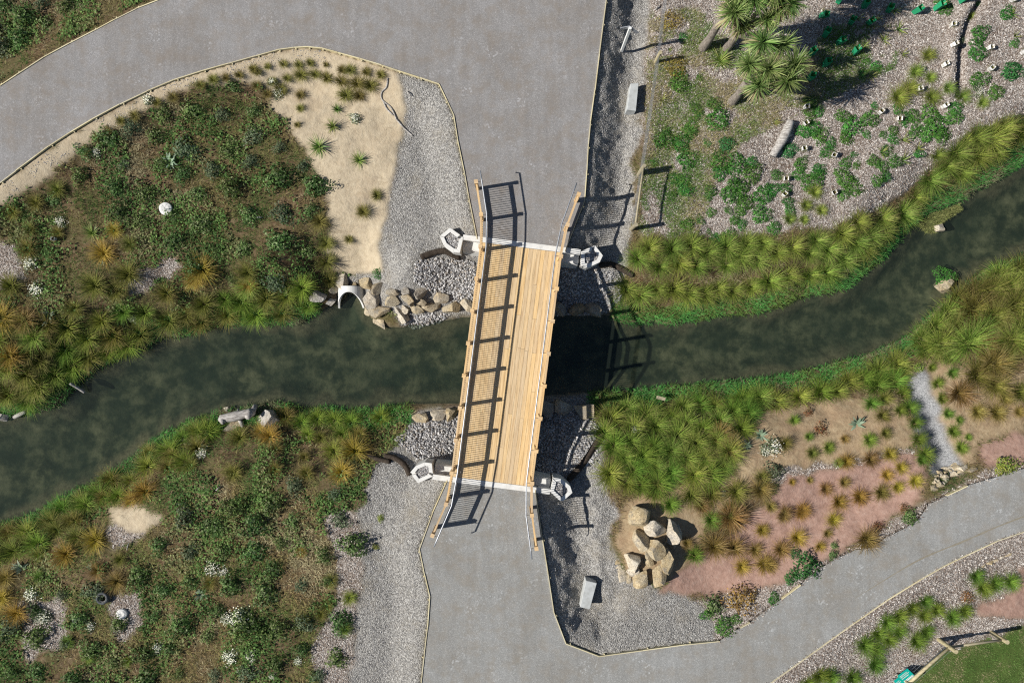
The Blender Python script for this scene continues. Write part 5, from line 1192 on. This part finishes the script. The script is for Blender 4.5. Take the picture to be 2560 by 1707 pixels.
cabbage((1757, 121), ZT((385, 120)), 2.1, [((470, 110), 2.75, 150), ((640, -5), 3.0, 155), ((440, 10), 2.6, 110), ((560, -60), 3.0, 140)], 'cabbage tree with long leaning grey trunk by the post shadow')
cabbage((1818, 119), ZT((490, 300)), 1.1, [((530, 215), 2.0, 125), ((715, 365), 2.2, 145), ((870, 55), 2.7, 140), ((750, 165), 2.3, 120), ((880, 385), 2.0, 125), ((960, 20), 3.0, 130), ((820, -60), 3.2, 130)], 'cabbage tree with short thick trunk under several leaf heads')
cabbage((1831, 254), ZT((580, 700)), 1.5, [((600, 560), 2.1, 125), ((760, 600), 2.3, 135), ((680, 745), 2.0, 135), ((925, 695), 2.2, 145), ((985, 560), 2.3, 140)], 'cabbage tree with smooth pale trunk nearest the mulch clearing')
p = ZT((340, 530)); plant('spiky_plant', KM[1], p[0], p[1], 115 / 3.447, 'low strappy cabbage tree sapling in the grass by the trunks', 'sapling', None)
cabbage((1900, -70), (1945, -150), 2.6, [((900, -330), 3.4, 170), ((760, -250), 3.3, 160), ((1080, -230), 3.2, 150)], 'cabbage tree mostly beyond the frame above the green seedling guards')

# ------------------------------------------------------------------ plant guards
def guard(px, w, h, mt, label, grp, name, tilt):
    g = G(*px); root = empty(name, g); tag(root, label, 'plant guard', grp)
    b = B(); n = 4; V = []
    for k_, (s_, z) in enumerate(((0.5, 0.0), (0.62, h))):
        for i in range(n):
            an = math.pi / 4 + i * math.pi / 2; V.append((w * s_ * math.cos(an), w * s_ * math.sin(an), z))
    V2 = [(x * 0.96, y * 0.96, z) for x, y, z in V]
    F = [(i, (i + 1) % 4, 4 + (i + 1) % 4, 4 + i) for i in range(4)] + [(8 + i, 12 + i, 12 + (i + 1) % 4, 8 + (i + 1) % 4) for i in range(4)] + [(4 + i, 4 + (i + 1) % 4, 12 + (i + 1) % 4, 12 + i) for i in range(4)]
    b.add(V + V2, F); b.obj('sleeve', mt, root)
    B().bar((w * 0.4, 0, -0.1), (w * 0.42, 0, h * 1.15), 0.018, 0.018).obj('stake', M['fence_wood'], root)
    s_ = link('seedling', random.choice(FM if name != 'carton_guard' else TM['small']), root, (0, 0, h * 0.25)); s_.scale = (w * 0.9,) * 2 + (h * 1.0,)
    root.rotation_euler = (random.uniform(-tilt, tilt), random.uniform(-tilt, tilt), random.uniform(0, 1.57))
for x, y in [(650, 10), (885, 55), (1110, 90), (1350, 100), (1545, 75), (495, 140), (765, 205), (930, 205), (525, 320), (650, 390), (800, 485), (405, 490), (525, 590), (385, 715), (1780, 5)]:
    guard(T(3, 0, x - 10, y + 12), 0.22, 0.42, M['green_plastic'], 'square green plastic sleeve round a seedling by the cabbage trees', 'green seedling sleeves', 'green_plant_guard', 0.2)
for c, r, x, y in [(3, 0, 1690, 235), (3, 0, 1695, 410), (3, 0, 2025, 445), (3, 0, 2035, 630), (3, 0, 1615, 600), (3, 0, 1380, 820), (3, 0, 1610, 975), (3, 0, 1030, 1030), (3, 0, 1195, 1090), (3, 0, 345, 985), (3, 0, 345, 1135), (3, 0, 325, 1365), (3, 0, 600, 1425), (3, 0, 2240, 0), (3, 0, 2335, 480), (3, 1, 160, 75), (3, 1, 150, 220), (3, 1, 600, 195)]:
    guard(T(c, r, x - 8, y + 6), 0.17, 0.24, M['card'], 'small white carton guard standing in the wood chip mulch', 'white carton guards', 'carton_guard', 0.15)
for c, r, x, y in [(0, 1, 512, 625), (0, 3, 715, 970)]:
    guard(T(c, r, x, y), 0.14, 0.22, M['card'], 'small white carton guard half lost in the meadow weeds', 'white guards in the meadows', 'carton_guard', 0.15)

# ------------------------------------------------------------------ uncountable cover: meadow weeds, bank weed, lawn grass, wood chips
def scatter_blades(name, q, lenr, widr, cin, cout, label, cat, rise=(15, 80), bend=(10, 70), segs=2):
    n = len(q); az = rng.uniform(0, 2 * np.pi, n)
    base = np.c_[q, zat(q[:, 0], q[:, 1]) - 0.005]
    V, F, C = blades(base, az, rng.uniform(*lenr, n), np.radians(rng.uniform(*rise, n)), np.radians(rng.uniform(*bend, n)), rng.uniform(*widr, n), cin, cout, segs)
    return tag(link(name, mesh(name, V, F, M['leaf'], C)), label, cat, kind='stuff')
def blend_cols(x, y, pal, seed, scale):
    """patchy mixture: each blade takes its colour from the palette by drifting noise"""
    t = np.clip(fbm(x, y, scale, seed, 3) * 1.9 - 0.45 + rng.normal(0, 0.13, len(x)), 0, 0.999) * len(pal)
    return np.array(pal)[t.astype(int)] * rng.uniform(0.65, 1.3, (len(x), 1))
PALM = [(0.08, 0.14, 0.035), (0.14, 0.19, 0.05), (0.21, 0.215, 0.07), (0.28, 0.24, 0.105), (0.31, 0.22, 0.11), (0.23, 0.15, 0.09), (0.44, 0.37, 0.24)]
vm = rng.uniform([-21.5, -14.6], [21.5, 14.6], (760000, 2))
vz, vp_, vs_ = gridlook(zone, vm[:, 0], vm[:, 1]), gridlook(dp, vm[:, 0], vm[:, 1]), gridlook(ds, vm[:, 0], vm[:, 1])
dn = fbm(vm[:, 0], vm[:, 1], 0.9, 61)
okm = (vz == 0) & (vp_ > 0.12) & (vs_ > 0.3) & (dn + rng.normal(0, 0.12, len(dn)) > 0.40)
qm = vm[okm][:170000]
for nm_lab, sel in (('tangled green and brown weeds covering the meadow above the stream', (qm[:, 0] < 0) & (qm[:, 1] > -0.02 * qm[:, 0])), ('tangled green and brown weeds covering the meadow below the stream', (qm[:, 0] < 0) & (qm[:, 1] <= -0.02 * qm[:, 0])), ('thin dry weeds between the sedges and clay beds', qm[:, 0] >= 0)):
    q = qm[sel]; c = blend_cols(q[:, 0], q[:, 1], PALM, 71, 1.5)
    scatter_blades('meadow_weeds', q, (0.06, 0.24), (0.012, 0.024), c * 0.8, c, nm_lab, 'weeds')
# small broad leaves mixed through the meadows
ok2 = (vz == 0) & (vp_ > 0.2) & (vs_ > 0.3) & (fbm(vm[:, 0], vm[:, 1], 1.1, 91) + rng.normal(0, 0.06, len(dn)) > 0.55) & (vm[:, 0] < -1)
q = vm[ok2][:42000]; n = len(q)
c = blend_cols(q[:, 0], q[:, 1], [(0.06, 0.12, 0.035), (0.09, 0.18, 0.05), (0.13, 0.22, 0.065), (0.18, 0.20, 0.09)], 95, 1.2)
nr = rng.normal(0, 0.5, (n, 3)) + np.array([0, 0, 1.0]); nr /= np.linalg.norm(nr, axis=1, keepdims=True)
t1 = np.cross(nr, rng.normal(size=(n, 3))); t1 /= np.linalg.norm(t1, axis=1, keepdims=True); t2 = np.cross(nr, t1)
hgt = 0.04 + 0.34 * np.clip(fbm(q[:, 0], q[:, 1], 0.55, 97) - 0.3, 0, 1) * rng.random(n) ** 0.5
cc = np.c_[q, zat(q[:, 0], q[:, 1]) + hgt]; s_ = rng.uniform(0.018, 0.042, (n, 1))
V = np.stack([cc - t1 * s_ * 1.5, cc - t2 * s_, cc + t1 * s_ * 1.5, cc + t2 * s_], 1).reshape(-1, 3)
tag(link('leafy_weeds', mesh('leafy_weeds', V, np.arange(4 * n).reshape(n, 4), M['leaf'], np.repeat(c, 4, 0))), 'low dark broadleaf weeds spread through both meadows', 'weeds', kind='stuff')
# bright weed fringe along the water
pxw = CX + vm[:, 0] / (S * (H + 1.9) / H); pyw = CY - vm[:, 1] / (S * (H + 1.9) / H)
bare = ((pxw > 800) & (pxw < 1525) & (pyw < 853)) | ((pxw > 1010) & (pxw < 1480) & (pyw >= 853))
vmf = np.r_[vm, rng.uniform([-21.5, -14.6], [21.5, 14.6], (900000, 2))]
sf_ = gridlook(ds, vmf[:, 0], vmf[:, 1])
pxw = CX + vmf[:, 0] / (S * (H + 1.9) / H); pyw = CY - vmf[:, 1] / (S * (H + 1.9) / H)
bare = ((pxw > 800) & (pxw < 1525) & (pyw < 853)) | ((pxw > 1030) & (pxw < 1470) & (pyw >= 853))
wid = 0.35 + 0.7 * fbm(vmf[:, 0], vmf[:, 1], 1.6, 33)
q = vmf[(sf_ > -0.10 * fbm(vmf[:, 0], vmf[:, 1], 0.5, 34)) & (sf_ < wid) & ~bare][:60000]
c = blend_cols(q[:, 0], q[:, 1], [(0.19, 0.21, 0.12), (0.06, 0.23, 0.06), (0.07, 0.29, 0.08), (0.10, 0.32, 0.08), (0.11, 0.20, 0.05)], 35, 1.3)
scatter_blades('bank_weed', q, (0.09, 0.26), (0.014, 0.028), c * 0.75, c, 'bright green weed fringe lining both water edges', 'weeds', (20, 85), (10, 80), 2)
# trailing weed mat hanging into the stream by the white rock
mat_px = D([(2120, 500), (2200, 470), (2210, 480), (2150, 520), (2145, 535), (2125, 535), (2110, 520)])
q = rng.uniform(np.min(mat_px, 0), np.max(mat_px, 0), (5000, 2)); q = q[inside(q[:, 0], q[:, 1], mat_px)]; k_ = S * (H - WZ) / H
q = np.c_[(q[:, 0] - CX) * k_, (CY - q[:, 1]) * k_]; n = len(q); az = rng.uniform(0, 6.28, n)
c = pick([(0.16, 0.18, 0.06), (0.12, 0.14, 0.05), (0.22, 0.22, 0.09)], n, rng)
V, F, C = blades(np.c_[q, np.full(n, WZ + 0.01)], az, rng.uniform(0.06, 0.16, n), np.radians(rng.uniform(10, 70, n)), np.radians(rng.uniform(10, 60, n)), np.full(n, 0.02), c, c * 1.1, 2)
tag(link('weed_mat', mesh('weed_mat', V, F, M['leaf'], C)), 'olive floating weed mat trailing to the white rock in the stream', 'weeds', kind='stuff')
# grass under the cabbage trees and along the wire fence
gp = D([(1490, 20), (1600, 20), (1700, 120), (1850, 130), (1900, 60), (2080, 60), (2050, 160), (1840, 260), (1700, 330), (1640, 420), (1600, 545), (1465, 545), (1478, 330)])
pxm = CX + vmf[:, 0] / (S * (H + 0.5) / H); pym = CY - vmf[:, 1] / (S * (H + 0.5) / H)
okg = inside(pxm, pym, gp) & (fbm(vmf[:, 0], vmf[:, 1], 0.8, 51) > 0.36) & (gridlook(zone, vmf[:, 0], vmf[:, 1]) == 3)
q = vmf[okg][:42000]; c = blend_cols(q[:, 0], q[:, 1], [(0.10, 0.20, 0.04), (0.16, 0.24, 0.06), (0.23, 0.27, 0.09), (0.34, 0.30, 0.16)], 52, 1.0)
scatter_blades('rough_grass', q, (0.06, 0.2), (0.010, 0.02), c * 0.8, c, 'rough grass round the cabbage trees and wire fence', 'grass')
q = vmf[gridlook(zone, vmf[:, 0], vmf[:, 1]) == 6][:26000]
c = blend_cols(q[:, 0], q[:, 1], [(0.10, 0.18, 0.04), (0.13, 0.22, 0.055), (0.18, 0.24, 0.08), (0.32, 0.27, 0.16)], 53, 0.5)
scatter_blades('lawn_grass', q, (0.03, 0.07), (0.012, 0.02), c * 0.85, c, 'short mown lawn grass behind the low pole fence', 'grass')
# wood chips
okc = (gridlook(zone, vmf[:, 0], vmf[:, 1]) == 3) & (gridlook(dp, vmf[:, 0], vmf[:, 1]) > -0.06)
q = vmf[okc][:90000]; n = len(q)
th = rng.uniform(0, 6.28, n); ln = rng.uniform(0.014, 0.038, n); wd = rng.uniform(0.005, 0.011, n); tl = rng.normal(0, 0.3, n)
d1 = np.c_[np.cos(th), np.sin(th), tl] * ln[:, None]; d2 = np.c_[-np.sin(th), np.cos(th), rng.normal(0, 0.4, n)] * wd[:, None]
cc = np.c_[q, np.maximum(zat(q[:, 0], q[:, 1]), np.where(gridlook(dp, q[:, 0], q[:, 1]) < 0, 0.0, -9)) + 0.014]
V = np.stack([cc - d1 - d2, cc + d1 - d2, cc + d1 + d2, cc - d1 + d2], 1).reshape(-1, 3)
c = pick([(0.56, 0.52, 0.48), (0.42, 0.37, 0.33), (0.28, 0.22, 0.18), (0.68, 0.64, 0.60), (0.16, 0.115, 0.09)], n, rng, 0.8, 1.15)
tag(link('wood_chips', mesh('wood_chips', V, np.arange(4 * n).reshape(n, 4), M['chip_attr'], np.repeat(c, 4, 0))), 'pale weathered wood chips strewn over the mulch beds', 'wood chips', kind='stuff')

# thin brown rut along the path beside the mulch strip
rut = [Vector(P(*T(3, 3, x, y), 0.004)) for x, y in [(800, 790), (1040, 640), (1400, 430), (1800, 265), (2100, 135), (2350, 40), (2600, -40)]]
rv, rf = [], []
sp = smooth_path(rut, 8)
for i, p in enumerate(sp):
    d = (sp[min(i + 1, len(sp) - 1)] - sp[max(i - 1, 0)]).normalized(); n_ = Vector((-d.y, d.x, 0)) * 0.03 * random.uniform(0.5, 1.2) * min(1.0, 0.15 + i / 16)
    rv += [p + n_, p - n_]
    if i: rf.append((2 * i - 2, 2 * i - 1, 2 * i + 1, 2 * i))
tag(link('path_rut', mesh('path_rut', np.array([v_[:] for v_ in rv]), rf, simple('rut_dust', [(0.3, (0.20, 0.175, 0.13)), (0.7, (0.27, 0.25, 0.205))], 9, 0.95, 0.2, 40))), kind='structure')
